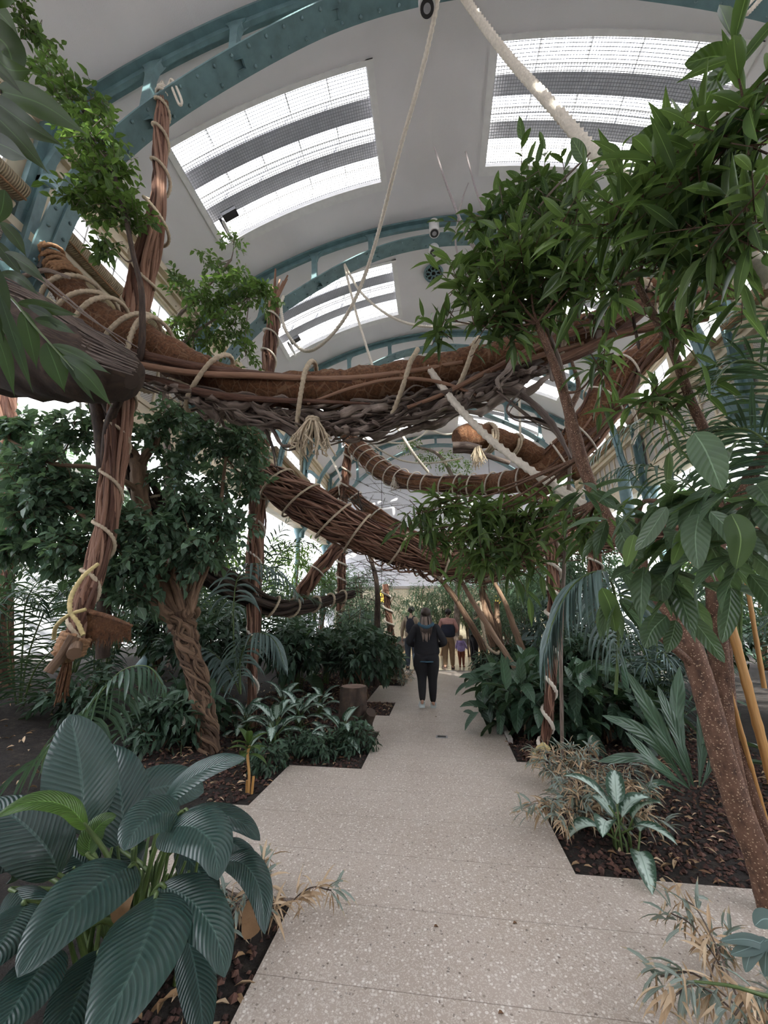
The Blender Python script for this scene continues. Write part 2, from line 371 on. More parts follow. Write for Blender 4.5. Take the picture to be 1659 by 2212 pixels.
bark('bark_dotted', (.045, .022, .014), (.12, .062, .038), (.18, .10, .065), sc=(8, 12, 1), dots=True)
bark('bark_dark', (.012, .008, .006), (.04, .026, .018), (.10, .065, .045), sc=(7, 5, 1))
bark('bark_grey', (.06, .04, .032), (.17, .125, .10), (.38, .31, .26), sc=(10, 5, 1))
bark('bamboo', (.26, .12, .03), (.46, .24, .07), (.60, .36, .14), .45, (6, 2, 1), .1)
bark('dead_twig', (.20, .16, .15), (.35, .30, .29), (.5, .45, .44))
bark('stem_green', (.03, .06, .015), (.07, .12, .03), (.14, .2, .06), .5, (5, 8, 1), .2)
t = NT('coir'); n1 = t.noise(26., 6, .75); n2 = t.noise(3., 3); vo = t.n('TexVoronoi', Vector=t.scale(t.coord('UV'), (9., 7.5, 1.)), Scale=1., feature='DISTANCE_TO_EDGE')
col = t.ramp(n1, [(.3, (.06, .022, .009)), (.55, (.20, .085, .035)), (.8, (.36, .18, .085))]); col = t.mix(t.math('MULTIPLY', t.math('LESS_THAN', vo.outputs['Distance'], .035), .35), col, (.42, .27, .16))
MT['coir'] = t.done(t.bsdf(col, .95, t.bump(n1, 1., .04)))
simple('rope', (.50, .41, .29), .85, .2, 30., .4, 120.); simple('rope_pale', (.66, .60, .50), .85, .12, 30., .3, 120.)
simple('rope_yellow', (.58, .47, .22), .8, .2, 25., .3, 120.); simple('rope_brown', (.34, .19, .10), .9, .3, 30., .5, 120.)
simple('stump_top', (.20, .13, .10), .9, .25, 12., .5, 40.)
# ================================================================ room
XC = .23; ZC = 1.736; RV = 9.5; S = 4.05; XL, XR = XC-6.08, XC+6.08; YB, YE = -4.6, 22.06
ANG = math.asin(6.08/RV)
def vault(a, y, t): return (XC+(RV+t)*math.sin(a), y, ZC+(RV+t)*math.cos(a))
SK = [(-.92+S*k+1.0*0, ) for k in range(0)]
skys = [(4.48+S*k, 6.58+S*k) for k in (-2, -1, 0, 1, 2, 3)]
a0, a1 = math.radians(6.6), math.radians(31.0)
AB = sorted(set([-ANG, ANG]+[s*x for s in (-1, 1) for x in np.linspace(a0, a1, 7)]+[s*x for s in (-1, 1) for x in (0.0, .06, .58, .62)])); AB = [a for i, a in enumerate(AB) if i == 0 or a-AB[i-1] > 1e-6]
BB = [YB]+[y for s in skys for y in s]+[YE]
g = Geo(); g.panel(vault, AB, BB, 0, .16, lambda a, y: a0 < abs(a) < a1 and any(p < y < q for p, q in skys))
struct('ceiling', g, MT['plaster'])
# soffit at each skylight
wn = 0
for k, (p, q) in enumerate(skys):
    for sd in (-1, 1):
        wn += 1
        w = bpy.data.objects.new(f'window_{wn}', None); COL.objects.link(w); w['kind'] = 'structure'; w.location = vault(sd*(a0+a1)/2, (p+q)/2, 0)
        A = [sd*x for x in np.linspace(a0, a1, 13)]
        g = Geo()   # frame: inner linings
        for (y0, y1, aa0, aa1) in ((p-.05, p+.03, a0-.006, a1+.006), (q-.14, q+.05, a0-.006, a1+.006)):
            AA = [sd*x for x in np.linspace(aa0, aa1, 13)]; g.panel(vault, AA, [y0, y1], -.035, .10)
        for x0, x1 in ((a0-.006, a0+.008), (a1-.006, a1+.006)): g.panel(vault, [sd*x0, sd*x1], [p-.05, q+.05], -.034, .099)
        obj('frame', g, MT['white_paint'], w, False)
        g = Geo()   # deep well walls above the ceiling
        for (y0, y1) in ((p-.09, p-.05), (q+.05, q+.09)): g.panel(vault, A, [y0, y1], .16, .75)
        for x in (a0-.012, a1+.008): g.panel(vault, [sd*x, sd*(x+.004)], [p-.05, q+.05], .16, .75)
        obj('well', g, MT['white_paint'], w, False)
        g = Geo(); L = q-p
        for yc, wd in ((p+L*.375, .32), (p+L*.715, .30)): g.panel(vault, A, [yc-wd/2, yc+wd/2], .30, .44)
        obj('beam', g, MT['grey_metal'], w, False)
        g = Geo()
        for yc in (p+L*.30, p+L*.60, p+L*.64, p+L*.93): g.panel(vault, A, [yc-.018, yc+.018], .52, .56)
        for f in (.2, .4, .6, .8): a = sd*(a0+(a1-a0)*f); g.panel(vault, [a-.0016, a+.0016], [p, q], .56, .60)
        obj('glazing_bar', g, MT['white_paint'], w, False)
        g = Geo(); V = []; UV = []
        for a in A:
            for y in (p, q): V.append(vault(a, y, .62)); UV.append((a*RV, y))
        F = [[2*i, 2*i+1, 2*i+3, 2*i+2] for i in range(len(A)-1)]; g.add(V, F, uv=UV); obj('pane', g, MT['glass'], w, False)
        if k >= 1:
            g = Geo(); V = [vault(a, y, .07) for a in A for y in (p, q)]; g.add(V, F, uv=UV); obj('bird_netting', g, MT['bird_netting'], w, False)
        if sd == -1 and k >= 2:
            g = Geo(); c = np.array(vault(-a1+.05, q-.62, .02)); g.box(c, (.34, .16, .12), ry=-.5); g.box(c+np.array([-.22, .18, -.1]), (.05, .42, .05)); obj('opener_motor', g, MT['dark_metal'], w, False)
            g = Geo(); g.tube([c+np.array([-.18, .05, -.1]), c+np.array([-.16, .5, -.2])], .035, 8); obj('opener_arm', g, MT['white_paint'], w)
# clerestory walls
ribsY = [3.52+S*k for k in (-1, 0, 1, 2, 3, 4)]
def wallf(x0, sgn):
    return lambda y, z, t: (x0+sgn*t, y, z)
wins = []
for k in range(-2, 6):
    b = 3.52+S*k
    for (o0, o1) in ((.33, 1.90), (2.16, 3.73)):
        if b+o1 < YE-.1 and b+o0 > YB: wins.append((b+o0, b+o1))
for side, x0, sg in (('left', XL, -1), ('right', XR, 1)):
    g = Geo(); A = [YB]+[y for w in wins for y in w]+[YE]; B = [6.95, 7.45, 8.22, 9.1]
    g.panel(wallf(x0, sg), A, B, 0, .14, lambda y, z: 7.45 < z < 8.22 and any(a < y < b for a, b in wins))
    struct('wall_'+side, g, MT['cream'])
    g = Geo(); hx = lambda o: x0-sg*o     # mouldings, o = how far it stands into the hall
    for z, h, o in ((8.95, .16, .14), (8.72, .05, .10), (8.40, .05, .07), (8.30, .03, .05), (7.33, .07, .09)): g.box((hx(o/2-.002), (YB+YE)/2, z), (o, YE-YB, h))
    struct('trim_1' if side == 'left' else 'trim_2', g, MT['cream'])
    g = Geo()
    for z0, h, o in ((6.88, .14, .16), (5.70, .10, .13), (5.42, .44, .10), (5.16, .06, .18)): g.box((hx(o/2), (YB+YE)/2, z0), (o, YE-YB, h))
    g.box((x0+sg*.10, (YB+YE)/2, 5.42), (.16, YE-YB, .56))
    o = struct('trim_3' if side == 'left' else 'trim_4', g, MT['cream'])
    g = Geo()    # bolt heads on the low beam and under the cornice
    for y in np.arange(2.2, 15, .42):
        for z in (5.54, 5.31): g.blob((hx(.105), y, z), (.014, .014, .014), 0, 6, 4)
    for y in np.arange(2.2, 12, .5):
        for z in (8.55, ): g.blob((hx(.01), y, z), (.018, .018, .018), 0, 6, 4)
    obj('bolts', g, MT['cream_dark'], o)
    g = Geo(); g.box((x0+sg*.04, (YB+YE)/2, 6.30), (.04, YE-YB, 1.16)); o = struct('wall_panel_'+side, g, MT['perforated'])
    g = Geo()
    for y in np.arange(YB+.2, YE, .405): g.box((hx(-.005), y, 6.30), (.05, .05, 1.16))
    g.box((hx(.0), (YB+YE)/2, 6.32), (.045, YE-YB, .03))
    obj('batten', g, MT['cream'], o, False)
    for (a, b) in wins:
        if b < 0: continue
        wn += 1
        w = bpy.data.objects.new(f'window_{wn}', None); COL.objects.link(w); w['kind'] = 'structure'; w.location = (x0, (a+b)/2, 7.45)
        g = Geo(); xm = x0+sg*.07
        for y in (a+.02, b-.02): g.box((xm, y, 7.835), (.10, .04, .77))
        for z in (7.47, 8.20): g.box((xm, (a+b)/2, z), (.10, b-a, .04))
        obj('window_frame', g, MT['white_paint'], w, False)
        g = Geo()
        for i in range(1, 5): g.box((xm, a+(b-a)*i/5, 7.835), (.05, .028, .73))
        g.box((xm, (a+b)/2, 7.9), (.05, b-a-.08, .028)); obj('glazing_bar', g, MT['white_paint'], w, False)
        g = Geo(); g.add([(xm, a, 7.46), (xm, b, 7.46), (xm, b, 8.21), (xm, a, 8.21)], [[0, 1, 2, 3]]); obj('pane', g, MT['glass'], w, False)
# aisles: outer wall, glazed lean-to roof
for side, x0, x1, sg in (('left', XL-.12, XC-10.9, -1), ('right', XR+.12, XC+10.9, 1)):
    g = Geo(); g.box((x1+sg*.1, (YB+YE)/2, 1.6), (.2, YE-YB, 3.6)); struct('wall_aisle_'+side, g, MT['plaster_white'])
    g = Geo()
    za, zb = 5.05, 3.42
    for y in np.arange(YB, YE+.01, .81): g.bar((x0, y, za), (x1, y, zb), .05, .12)
    for f in (.33, .66): g.bar((x0+(x1-x0)*f, YB, za+(zb-za)*f), (x0+(x1-x0)*f, YE, za+(zb-za)*f), .06, .08)
    struct('trim_5' if sg < 0 else 'trim_6', g, MT['white_paint'])
    g = Geo(); g.add([(x0, YB, za+.05), (x1, YB, zb+.05), (x1, YE, zb+.05), (x0, YE, za+.05)], [[0, 1, 2, 3]]); wn += 1; struct(f'window_{wn}', g, MT['glass'])
    g = Geo(); g.box(((x0+x1)/2, YE+.1, 2.6), (abs(x1-x0), .2, 5.6)); g.box(((x0+x1)/2, YB-.1, 2.6), (abs(x1-x0), .2, 5.6)); struct('wall_aisle_end_'+side, g, MT['plaster_white'])
# end walls with arched head
def arcwall(name, y0, y1, mat, z0=0.):
    g = Geo(); n = 30; X = np.linspace(XL-.14, XR+.14, n+1); top = [ZC+math.sqrt((RV+.1)**2-(x-XC)**2) for x in X]
    for y, f in ((y0, 1), (y1, -1)):
        V = [p for x, z in zip(X, top) for p in ((x, y, z0), (x, y, z))]; F = [[2*i, 2*i+2, 2*i+3, 2*i+1][::f] for i in range(n)]; g.add(V, F)
    return struct(name, g, mat)
arcwall('wall_back', YE, YE+.2, MT['plaster_white']); arcwall('wall_front', YB-.2, YB, MT['plaster'])
g = Geo(); g.box((XC, YE-.04, 1.5), (12.1, .08, 2.9)); struct('wall_tiles_back', g, MT['tiles'])
g = Geo(); g.box((XC, YE-.06, .14), (12.1, .13, .28)); struct('baseboard_back', g, MT['dark_tile'])
g = Geo(); g.box((XC, YE-.07, 3.02), (12.1, .16, .14)); struct('trim_7', g, MT['stone'])
# floor slab with stepped edges
LE = [(-.86, -3.), (-.86, 2.56), (-2.02, 2.56), (-2.02, 3.55), (-1.63, 3.55), (-1.62, 4.45), (-.84, 4.45), (-.84, 5.79), (-1.14, 5.79), (-1.14, 6.62), (-.81, 6.62), (-.81, 7.62), (-1.35, 7.62), (-1.35, 9.25), (-1.0, 9.25), (-.80, 9.25), (-.80, 10.2), (-1.7, 10.2), (-1.7, 11.7)]
RE = [(3.4, 11.7), (3.4, 10.0), (.98, 10.0), (.98, 8.8), (.88, 8.8), (.88, 7.75), (1.35, 7.75), (1.35, 6.95), (.86, 6.95), (.80, 4.87), (1.5, 4.87), (1.5, 3.90), (.80, 3.90), (.79, 2.99), (3.6, 2.99), (3.6, 1.92), (.72, 1.92), (.72, -3.)]
def slab(name, poly, z0, z1, mat):
    import bmesh
    bm = bmesh.new(); v = [bm.verts.new((x, y, z1)) for x, y in poly]; f = bm.faces.new(v); f.normal_update()
    if f.normal.z < 0: f.normal_flip()
    r = bmesh.ops.extrude_face_region(bm, geom=[f]); bmesh.ops.translate(bm, verts=[e for e in r['geom'] if isinstance(e, bmesh.types.BMVert)], vec=(0, 0, z0-z1))
    bmesh.ops.recalc_face_normals(bm, faces=bm.faces); bmesh.ops.triangulate(bm, faces=bm.faces)
    me = bpy.data.meshes.new(name); bm.to_mesh(me); bm.free(); o = bpy.data.objects.new(name, me); COL.objects.link(o); me.materials.append(mat); o['kind'] = 'structure'; return o
slab('floor', LE+RE, -.06, 0, MT['terrazzo'])
g = Geo(); g.box((XC, (11.78+YE)/2+.05, -.03), (12.1, YE-11.78, .06)); struct('floor_far', g, MT['floor_far'])
g = Geo(); g.box((.5, 11.79, -.02), (5.2, .16, .048)); struct('trim_8', g, MT['dark_tile'])
# planting beds (soil)
def hsoil(x, y):
    h = -.018
    if x < -2.4: h += min(.55, (-2.4-x)*.16)*min(1, max(0, (y-1.0)/2.))
    if x > 3.0: h += min(.35, (x-3.0)*.10)
    e = min(1, max(0, (abs(x-.0)-2.2)/1.5))
    return h+e*.06*mnoise.noise(Vector((x*.9, y*.9, 0)))
for side, xs in (('left', np.linspace(-11, -.5, 60)), ('right', np.linspace(.5, 11.3, 60))):
    ys = np.linspace(YB, 11.72, 80); V = [(x, y, hsoil(x, y)) for x in xs for y in ys]; n = len(ys)
    F = [[i*n+j, (i+1)*n+j, (i+1)*n+j+1, i*n+j+1] for i in range(len(xs)-1) for j in range(n-1)]
    g = Geo(); g.add(V, F); o = obj('ground_'+side, g, MT['soil'], None, True); o['kind'] = 'structure'
for side, xs in (('left', (-11, -1.6)), ('right', (2.6, 11.3))):
    g = Geo(); g.box((sum(xs)/2, 16.9, .06), (xs[1]-xs[0], 10.2, .22)); struct('ground_far_'+side, g, MT['soil'])
# ribs -------------------------------------------------------------
def chord_mesh(g, pts, y, w, h, up_out=True):
    P = smooth(pts, 6); T = N3(np.gradient(P, axis=0)); Nn = np.stack([-T[:, 1], T[:, 0]], -1); V = []; n = len(P)
    for p, nn in zip(P, Nn):
        for s_, t_ in ((-1, -1), (1, -1), (1, 1), (-1, 1)): V.append((p[0]+nn[0]*t_*h/2, y+s_*w/2, p[1]+nn[1]*t_*h/2))
    V = np.array(V).reshape(n, 4, 3)
    for e in range(4):
        a, b = V[:, e], V[:, (e+1) % 4]; W = np.stack([a, b], 1).reshape(-1, 3); g.add(W, [[2*i, 2*i+1, 2*i+3, 2*i+2] for i in range(n-1)])
    for e in (0, n-1): g.add(V[e], [[0, 1, 2, 3]])
    return P, Nn
low = [(0, 2.185), (.3, 2.15), (.57, 2.045), (.92, 1.835), (1.14, 1.64), (1.29, 1.42), (1.335, 1.2), (1.345, 1.08), (1.385, .93), (1.47, .80)]
low = [(-x, z) for x, z in low[::-1]]+low[1:]; low = [(XC+x*S, ZC+z*S) for x, z in low]
upc = [(XC+(RV-.07)*math.sin(a), ZC+(RV-.07)*math.cos(a)) for a in np.linspace(-ANG+.005, ANG-.005, 19)]
RIBLAB = {0: 'riveted teal roof arch behind the viewer', 1: 'nearest teal riveted roof arch crossing above the big skylights', 2: 'second teal riveted roof arch, with the hooked white ropes hanging from it', 3: 'third teal roof arch, just above the sagging coir bridge', 4: 'fourth teal roof arch, beyond the small middle skylight', 5: 'farthest teal roof arch, before the blue white end wall'}
for k, y in enumerate(ribsY):
    if k == 0: continue
    t_ = thing('roof_arch', RIBLAB[k], 'roof arch', (XC, y, ZC+2.2*S), 'teal roof arches')
    g = Geo(); chord_mesh(g, upc, y, .26, .05); chord_mesh(g, [(x, z-.06) for x, z in upc], y, .06, .16); obj('upper_chord', g, MT['teal'], t_, True)
    g = Geo(); P, Nn = chord_mesh(g, low, y, .36, .035); chord_mesh(g, [(x*1, z+.07) for x, z in low], y, .03, .12); 
    if k < 4:
        L = np.concatenate([[0], np.cumsum(np.linalg.norm(np.diff(P, axis=0), axis=1))])
        for d in np.arange(.1, L[-1], .30):
            x = np.interp(d, L, P[:, 0]); z = np.interp(d, L, P[:, 1]); nx = np.interp(d, L, Nn[:, 0]); nz = np.interp(d, L, Nn[:, 1])
            for s_, dd in ((-.11, 0), (.11, .0)): g.blob((x-nx*.02, y+s_, z-nz*.02), (.026, .026, .026), 0, 8, 5)
    obj('lower_chord', g, MT['teal'], t_, True)
    for xs in (0, .37, .73, 1.06):
        for sg in ((1,) if xs == 0 else (-1, 1)):
            xx = sg*xs*S; i = np.argmin(np.abs(P[:, 0]-(XC+xx))+(P[:, 1] < ZC+1.5*S)*5); pl = P[i]; a = math.asin((pl[0]-XC)/RV)*1.03; pu = np.array([XC+(RV-.1)*math.sin(a), ZC+(RV-.1)*math.cos(a)])
            g = Geo(); d = pu-pl; nn = N3(np.array([-d[1], d[0]])); hw = [.19, .10, .065, .06, .065, .10, .19]; tt = [0, .1, .22, .5, .78, .9, 1]
            V = []
            for t1, h1 in zip(tt, hw):
                c = pl+d*t1
                for q_ in (-1, 1):
                    for yy in (-.055, .055): V.append((c[0]+nn[0]*h1*q_, y+yy, c[1]+nn[1]*h1*q_))
            F = []
            for i_ in range(6):
                b = i_*4; F += [[b, b+2, b+6, b+4], [b+1, b+5, b+7, b+3], [b, b+4, b+5, b+1], [b+2, b+3, b+7, b+6]]
            g.add(V, F); obj('strut', g, MT['teal'], t_, False)
    for sg in (-1, 1):
        g = Geo(); xw = XC+sg*1.475*S
        g.box((xw, y, 6.9), (.10, .30, 4.3)); g.box((xw-sg*.05, y, 6.9), (.16, .05, 4.3))
        i = -4 if sg > 0 else 3; pl = (XC+sg*1.30*S, ZC+1.40*S)
        obj('wall_post', g, MT['teal'], t_, False)
        g = Geo(); br = [(xw, ZC+1.35*S), (xw-sg*.06, ZC+1.52*S), (xw-sg*.32, ZC+1.70*S), (xw-sg*.75, ZC+1.83*S)]; chord_mesh(g, br, y, .10, .12)
        br = [(xw, ZC+1.50*S), (xw-sg*.3, ZC+1.49*S), pl]; chord_mesh(g, br, y, .10, .14); obj('bracket', g, MT['teal'], t_, True)
# columns under the wall posts
for sg, sx in ((-1, XL-.02), (1, XR+.02)):
    for y in [3.52+S*k for k in range(0, 5)]:
        if sg > 0 and y < 7: continue
        g = Geo(); g.lathe((sx, y, 0), [(.30, .0), (.30, .42), (.27, .45), (.21, .47), (.22, .55), (.15, .66), (.115, .72), (.125, .8), (.10, .9), (.09, 4.6), (.13, 4.7), (.13, 4.8), (.2, 5.0), (.26, 5.14)], 20)
        o = obj('column', g, MT['teal']); o['kind'] = 'structure'
# ceiling vents + spotlights
lab = {7.55+1.55: 'round teal cast iron vent in the ceiling between the middle skylights', 13.1: 'round teal cast iron ceiling vent further back'}
for y, l in lab.items():
    t_ = thing('ceiling_vent', l, 'vent', (XC, y, ZC+RV-.03), 'round vents along the ceiling ridge'); z = ZC+RV-.05
    g = Geo(); g.tube([(XC+.26*math.cos(a), y+.30*math.sin(a), z) for a in np.linspace(0, 2*math.pi, 33)], .028, 6, cap=False)
    for k_ in range(8):
        a = k_*math.pi/4
        g.tube([(XC+.15*math.cos(a)+.07*math.cos(b), y+(.15*math.sin(a)+.07*math.sin(b))*1.15, z) for b in np.linspace(0, 5.6, 13)], .013, 5)
        g.tube([(XC+.05*math.cos(a), y+.06*math.sin(a), z), (XC+.25*math.cos(a+.3), y+.29*math.sin(a+.3), z)], .011, 5)
    g.tube([(XC+.08*math.cos(a), y+.09*math.sin(a), z) for a in np.linspace(0, 2*math.pi, 17)], .016, 5, cap=False)
    obj('grille', g, MT['teal'], t_)
    g = Geo(); g.lathe((XC, y, z+.03), [(0.001, 0), (.25, .0)], 24); obj('backing', g, MT['dark_metal'], t_)
for (u, v, Y, l) in ((936, 452, 7.35, 'white tube spotlight above the second teal arch'), (937, 518, 7.45, 'small round spotlight hanging below the second teal arch'), (922, 8, 3.55, 'spotlight at the top edge, fixed to the nearest arch')):
    p = at(u, v, Y); t_ = thing('spotlight', l, 'spotlight', p, 'tube spotlights on the ceiling ridge')
    if Y == 7.35: p = np.array([p[0], Y, 10.72]); hh = .42
    elif Y == 7.45: p = np.array([p[0], 7.62, 10.34]); hh = .2
    else: hh = .3
    t_.location = [float(x) for x in p]
    g = Geo(); d = np.array([0, -.12, -.99]); g.tube([p-d*hh*.5, p-d*hh*.4, p+d*hh*.5], [.09, .125, .125], 20); obj('housing', g, MT['lamp_white'], t_)
    g = Geo(); e = p+d*hh*.5; g.tube([e-d*.01, e+d*.012], [.10, .10], 20); obj('lens', g, MT['dark_metal'], t_)
    g = Geo(); g.tube([e+d*.01, e+d*.02], [.055, .05], 16); obj('bulb', g, MT['grey_metal'], t_)
# floor outlet
t_ = thing('floor_drain', 'small dark metal drain cover set in the path ahead', 'drain', (0, 5.64, 0))
g = Geo(); g.box((0, 5.64, .002), (.15, .10, .006)); obj('frame', g, MT['grey_metal'], t_, False)
g = Geo(); g.box((0, 5.64, .0045), (.11, .07, .006)); obj('cover', g, MT['dark_metal'], t_, False)
# ================================================================ light
w = bpy.data.worlds.new('sky'); SC.world = w; w.use_nodes = True; nt = w.node_tree; bg = nt.nodes['Background']
bg.inputs[0].default_value = (.97, .94, 1., 1); bg.inputs[1].default_value = 1.0
sun = bpy.data.lights.new('sun', 'SUN'); sun.energy = 3.0; sun.color = (1., .93, .84); sun.angle = .02; so = bpy.data.objects.new('sun', sun); COL.objects.link(so); so.rotation_euler = Vector((-.22, .80, -.60)).to_track_quat('-Z', 'Y').to_euler()
# ================================================================ vine bundles, coir slings, ropes
def pxc(path, dY=0.):
    return np.array([at(u, v, Y+dY) for u, v, Y, *_ in path])
def pxr(path):
    return np.array([h*mpp(at(u, v, Y)) for u, v, Y, h in path])
def interp_r(P, path, pts):
    """radius along smoothed curve P"""
    Q = pxc(path); Lq = np.concatenate([[0], np.cumsum(np.linalg.norm(np.diff(Q, axis=0), axis=1))]); Lp = np.concatenate([[0], np.cumsum(np.linalg.norm(np.diff(P, axis=0), axis=1))])
    return np.interp(Lp/Lp[-1], Lq/Lq[-1], pts)
def stems(g, P, R, n, rs=.3, twist=.5, fill=.65, sides=5, wob=.25, tintr=(0, 1), seg=(0, 1)):
    T, X, Y = frames(P); m = len(P); L = np.linspace(0, 1, m)
    for i in range(n):
        a0 = rng.random()*6.283; ph = rng.random()*6.283; rad = fill*(.75+.35*rng.random()); tw = twist*(1+rng.normal(0, .4)); f = 2+rng.random()*4
        s0, s1 = seg if seg != (0, 1) else (0, 1)
        k0 = int(max(0, rng.random()*.12)*m) if rng.random() < .4 else 0; k1 = m-int(rng.random()*.15*m) if rng.random() < .4 else m
        a = a0+tw*6.283*L+wob*np.sin(L*f*6.283+ph)
        rr = R*rad*(1+.14*np.sin(L*f*9+ph))
        Q = P+X*(rr*np.cos(a))[:, None]+Y*(rr*np.sin(a))[:, None]
        w = R*rs*(.7+.6*rng.random()); g.tube(Q[k0:k1], w[k0:k1], sides, tint=tintr[0]+(tintr[1]-tintr[0])*rng.random(), flat=.7, cap=True)
def spiral(g, P, R, turns, rr, tint=.5, off=1.12, jit=.2, ph=0.):
    n = int(turns*18); t = np.linspace(0.01, .99, n); C = lerpcurve(P, t); Rr = np.interp(t, np.linspace(0, 1, len(R)), R)
    T, X, Y = frames(C); a = ph+2*math.pi*turns*(t+jit*.05*np.sin(t*13))
    Q = C+X*(Rr*off*np.cos(a))[:, None]+Y*(Rr*off*np.sin(a))[:, None]
    g.rope(Q, rr, 7, tint=tint)
def pole(name, label, path, n=12, turns=6, mat='bark_red', ropemat='rope', rr=None, twist=.5, splay=0, ph=0., group='vine bundle posts', cat='vine post'):
    Pc = pxc(path); P = smooth(Pc, 8); R = interp_r(P, path, pxr(path))
    t_ = thing(name, label, cat, P[np.argmin(P[:, 2])], group)
    g = Geo(); stems(g, P, R, int(n*2.4), .20, twist, .80, 6, .45)
    g.tube(P, R*.72, 8, tint=.1, rough=.08)
    if splay:
        for i in range(splay):
            d = N3(rng.normal(0, 1, 3)+np.array([0, 0, 2.2])); g.tube([P[0]-d*.1, P[0]+d*R[0]*1.5, P[0]+d*R[0]*(3+rng.random()*2)], [R[0]*.3, R[0]*.25, R[0]*.12], 6, tint=rng.random())
    obj('vine_stems', g, MT[mat], t_)
    if turns:
        g = Geo(); spiral(g, P, R, turns, rr or float(R.mean()*.17), ph=ph); obj('rope_spiral', g, MT[ropemat], t_)
    return t_, P, R
GRP = 'vine bundle posts'
P1 = [(352, 196, 3.46, 9), (348, 260, 3.4, 14), (346, 340, 3.4, 14), (342, 430, 3.4, 15), (326, 520, 3.55, 21), (302, 610, 3.85, 27), (283, 700, 4.05, 25), (270, 780, 4.1, 20), (262, 860, 4.1, 25), (256, 940, 4.05, 27), (242, 1040, 3.95, 23), (228, 1140, 3.8, 22), (205, 1230, 3.6, 22), (182, 1300, 3.4, 24), (165, 1370, 3.3, 20), (158, 1405, 3.3, 15)]
t1, Pp1, Rp1 = pole('vine_post', 'tall vine bundle post hung from the nearest roof arch, ending in a knotted brown rope', P1, 14, 13, 'bark_red', 'rope', .020, 1.2, group=GRP, ph=.5)
P2 = [(592, 655, 7.38, 14), (586, 720, 7.3, 15), (577, 800, 7.1, 15), (566, 890, 6.9, 16), (561, 1000, 6.7, 18), (556, 1100, 6.45, 20), (551, 1200, 6.2, 19), (548, 1300, 6.0, 16), (546, 1400, 5.85, 12), (545, 1500, 5.75, 10), (545, 1572, 5.7, 11)]
t2, Pp2, Rp2 = pole('vine_post', 'splay topped vine post standing behind the silver leaved plants left of the path', P2, 12, 15, 'bark_red', 'rope_pale', .022, .8, 7, group=GRP)
P3 = [(752, 962, 11.7, 7), (748, 1020, 11.9, 10), (742, 1100, 12., 11), (738, 1200, 12.2, 10), (736, 1300, 12.4, 10), (735, 1440, 12.5, 9)]
pole('vine_post', 'slender vine post under the left end of the netted coir sling in the middle distance', P3, 8, 14, 'bark_red', 'rope_pale', .03, .6, group=GRP)
P4 = [(832, 1262, 9.9, 7), (838, 1320, 10., 8), (846, 1380, 10.1, 8), (858, 1430, 10.2, 9), (866, 1466, 10.3, 12)]
pole('vine_post', 'short vine post with white rope just left of the walking woman', P4, 8, 7, 'bark_red', 'rope_pale', .025, .6, group=GRP)
P5 = [(1180, 1075, 5.6, 11), (1186, 1140, 5.5, 13), (1194, 1230, 5.4, 14), (1196, 1320, 5.3, 15), (1190, 1420, 5.2, 14), (1187, 1500, 5.1, 12), (1180, 1580, 5.0, 11), (1166, 1642, 4.95, 9)]
t5, Pp5, Rp5 = pole('vine_post', 'vine post at the right path edge with a yellow rope loop at its foot', P5, 10, 9, 'bark_red', 'rope_pale', .022, .7, group=GRP)
g = Geo(); g.rope([at(1166, 1612, 4.9), at(1152, 1630, 4.85), at(1160, 1646, 4.8), at(1174, 1628, 4.8), at(1170, 1606, 4.85), at(1188, 1620, 4.8)], .02, 8); obj('rope_loop', g, MT['rope_yellow'], t5)
P6 = [(1283, 1180, 10.4, 14), (1286, 1300, 10.5, 14), (1290, 1380, 10.6, 16), (1281, 1475, 10.7, 18)]
pole('vine_post', 'dark thick vine post deep in the planting on the right', P6, 9, 6, 'bark_red', 'rope_pale', .028, .5, group=GRP)
P7 = [(8, 740, 5.0, 22), (10, 860, 5., 22), (14, 960, 5., 20), (10, 1060, 5., 19), (8, 1180, 5., 19), (6, 1320, 5., 19), (4, 1450, 5., 22), (2, 1520, 5.0, 24)]
pole('vine_post', 'vine post cut off by the left edge under the hollow log', P7, 10, 0, 'bark_red', twist=.4, group=GRP)
# ---- knot, tassel and loose rope on the nearest left post
def tassel(g, p, r, L, n=22, rr=.008, splay=.5, d=(0, 0, -1)):
    p = np.array(p); d = np.array(d, float)
    for i in range(n):
        a = rng.random()*6.283; o = np.array([math.cos(a), math.sin(a), 0])*r*(.3+.7*rng.random())
        q = p+o*.6; l = L*(.6+.5*rng.random()); g.tube([q, q+d*l*.4+o*.8*splay, q+d*l*.75+o*1.3*splay+rng.normal(0, .15, 3)*r, q+d*l+o*1.2*splay+rng.normal(0, .3, 3)*r], [rr, rr, rr*.9, rr*.7], 5, tint=rng.random())
def coil(g, c, axis, r, rr, turns, width, off=None, ph=0., sides=8):
    T = N3(np.array(axis, float)); X = N3(np.cross(T, [0.1, .2, 1.])); Y = np.cross(T, X); t = np.linspace(0, 1, int(turns*16))
    a = ph+t*turns*6.283; Q = np.array(c)+T*((t-.5)*width)[:, None]+X*(r*np.cos(a))[:, None]+Y*(r*np.sin(a))[:, None]+rng.normal(0, rr*.12, (len(t), 3)); g.rope(Q, rr, sides)
kp = at(158, 1392, 3.28)
g = Geo(); coil(g, kp, (.25, .1, 1), .105, .024, 5.2, .16); coil(g, kp+np.array([0, -.05, -.05]), (1, .4, .4), .085, .024, 3.2, .08); obj('knot', g, MT['rope_brown'], t1, label='brown rope knot')
g = Geo(); tassel(g, kp+np.array([.01, -.03, -.1]), .05, .36, 60, .006, .35); obj('tassel', g, MT['coir'], t1, label='frayed brown rope tassel')
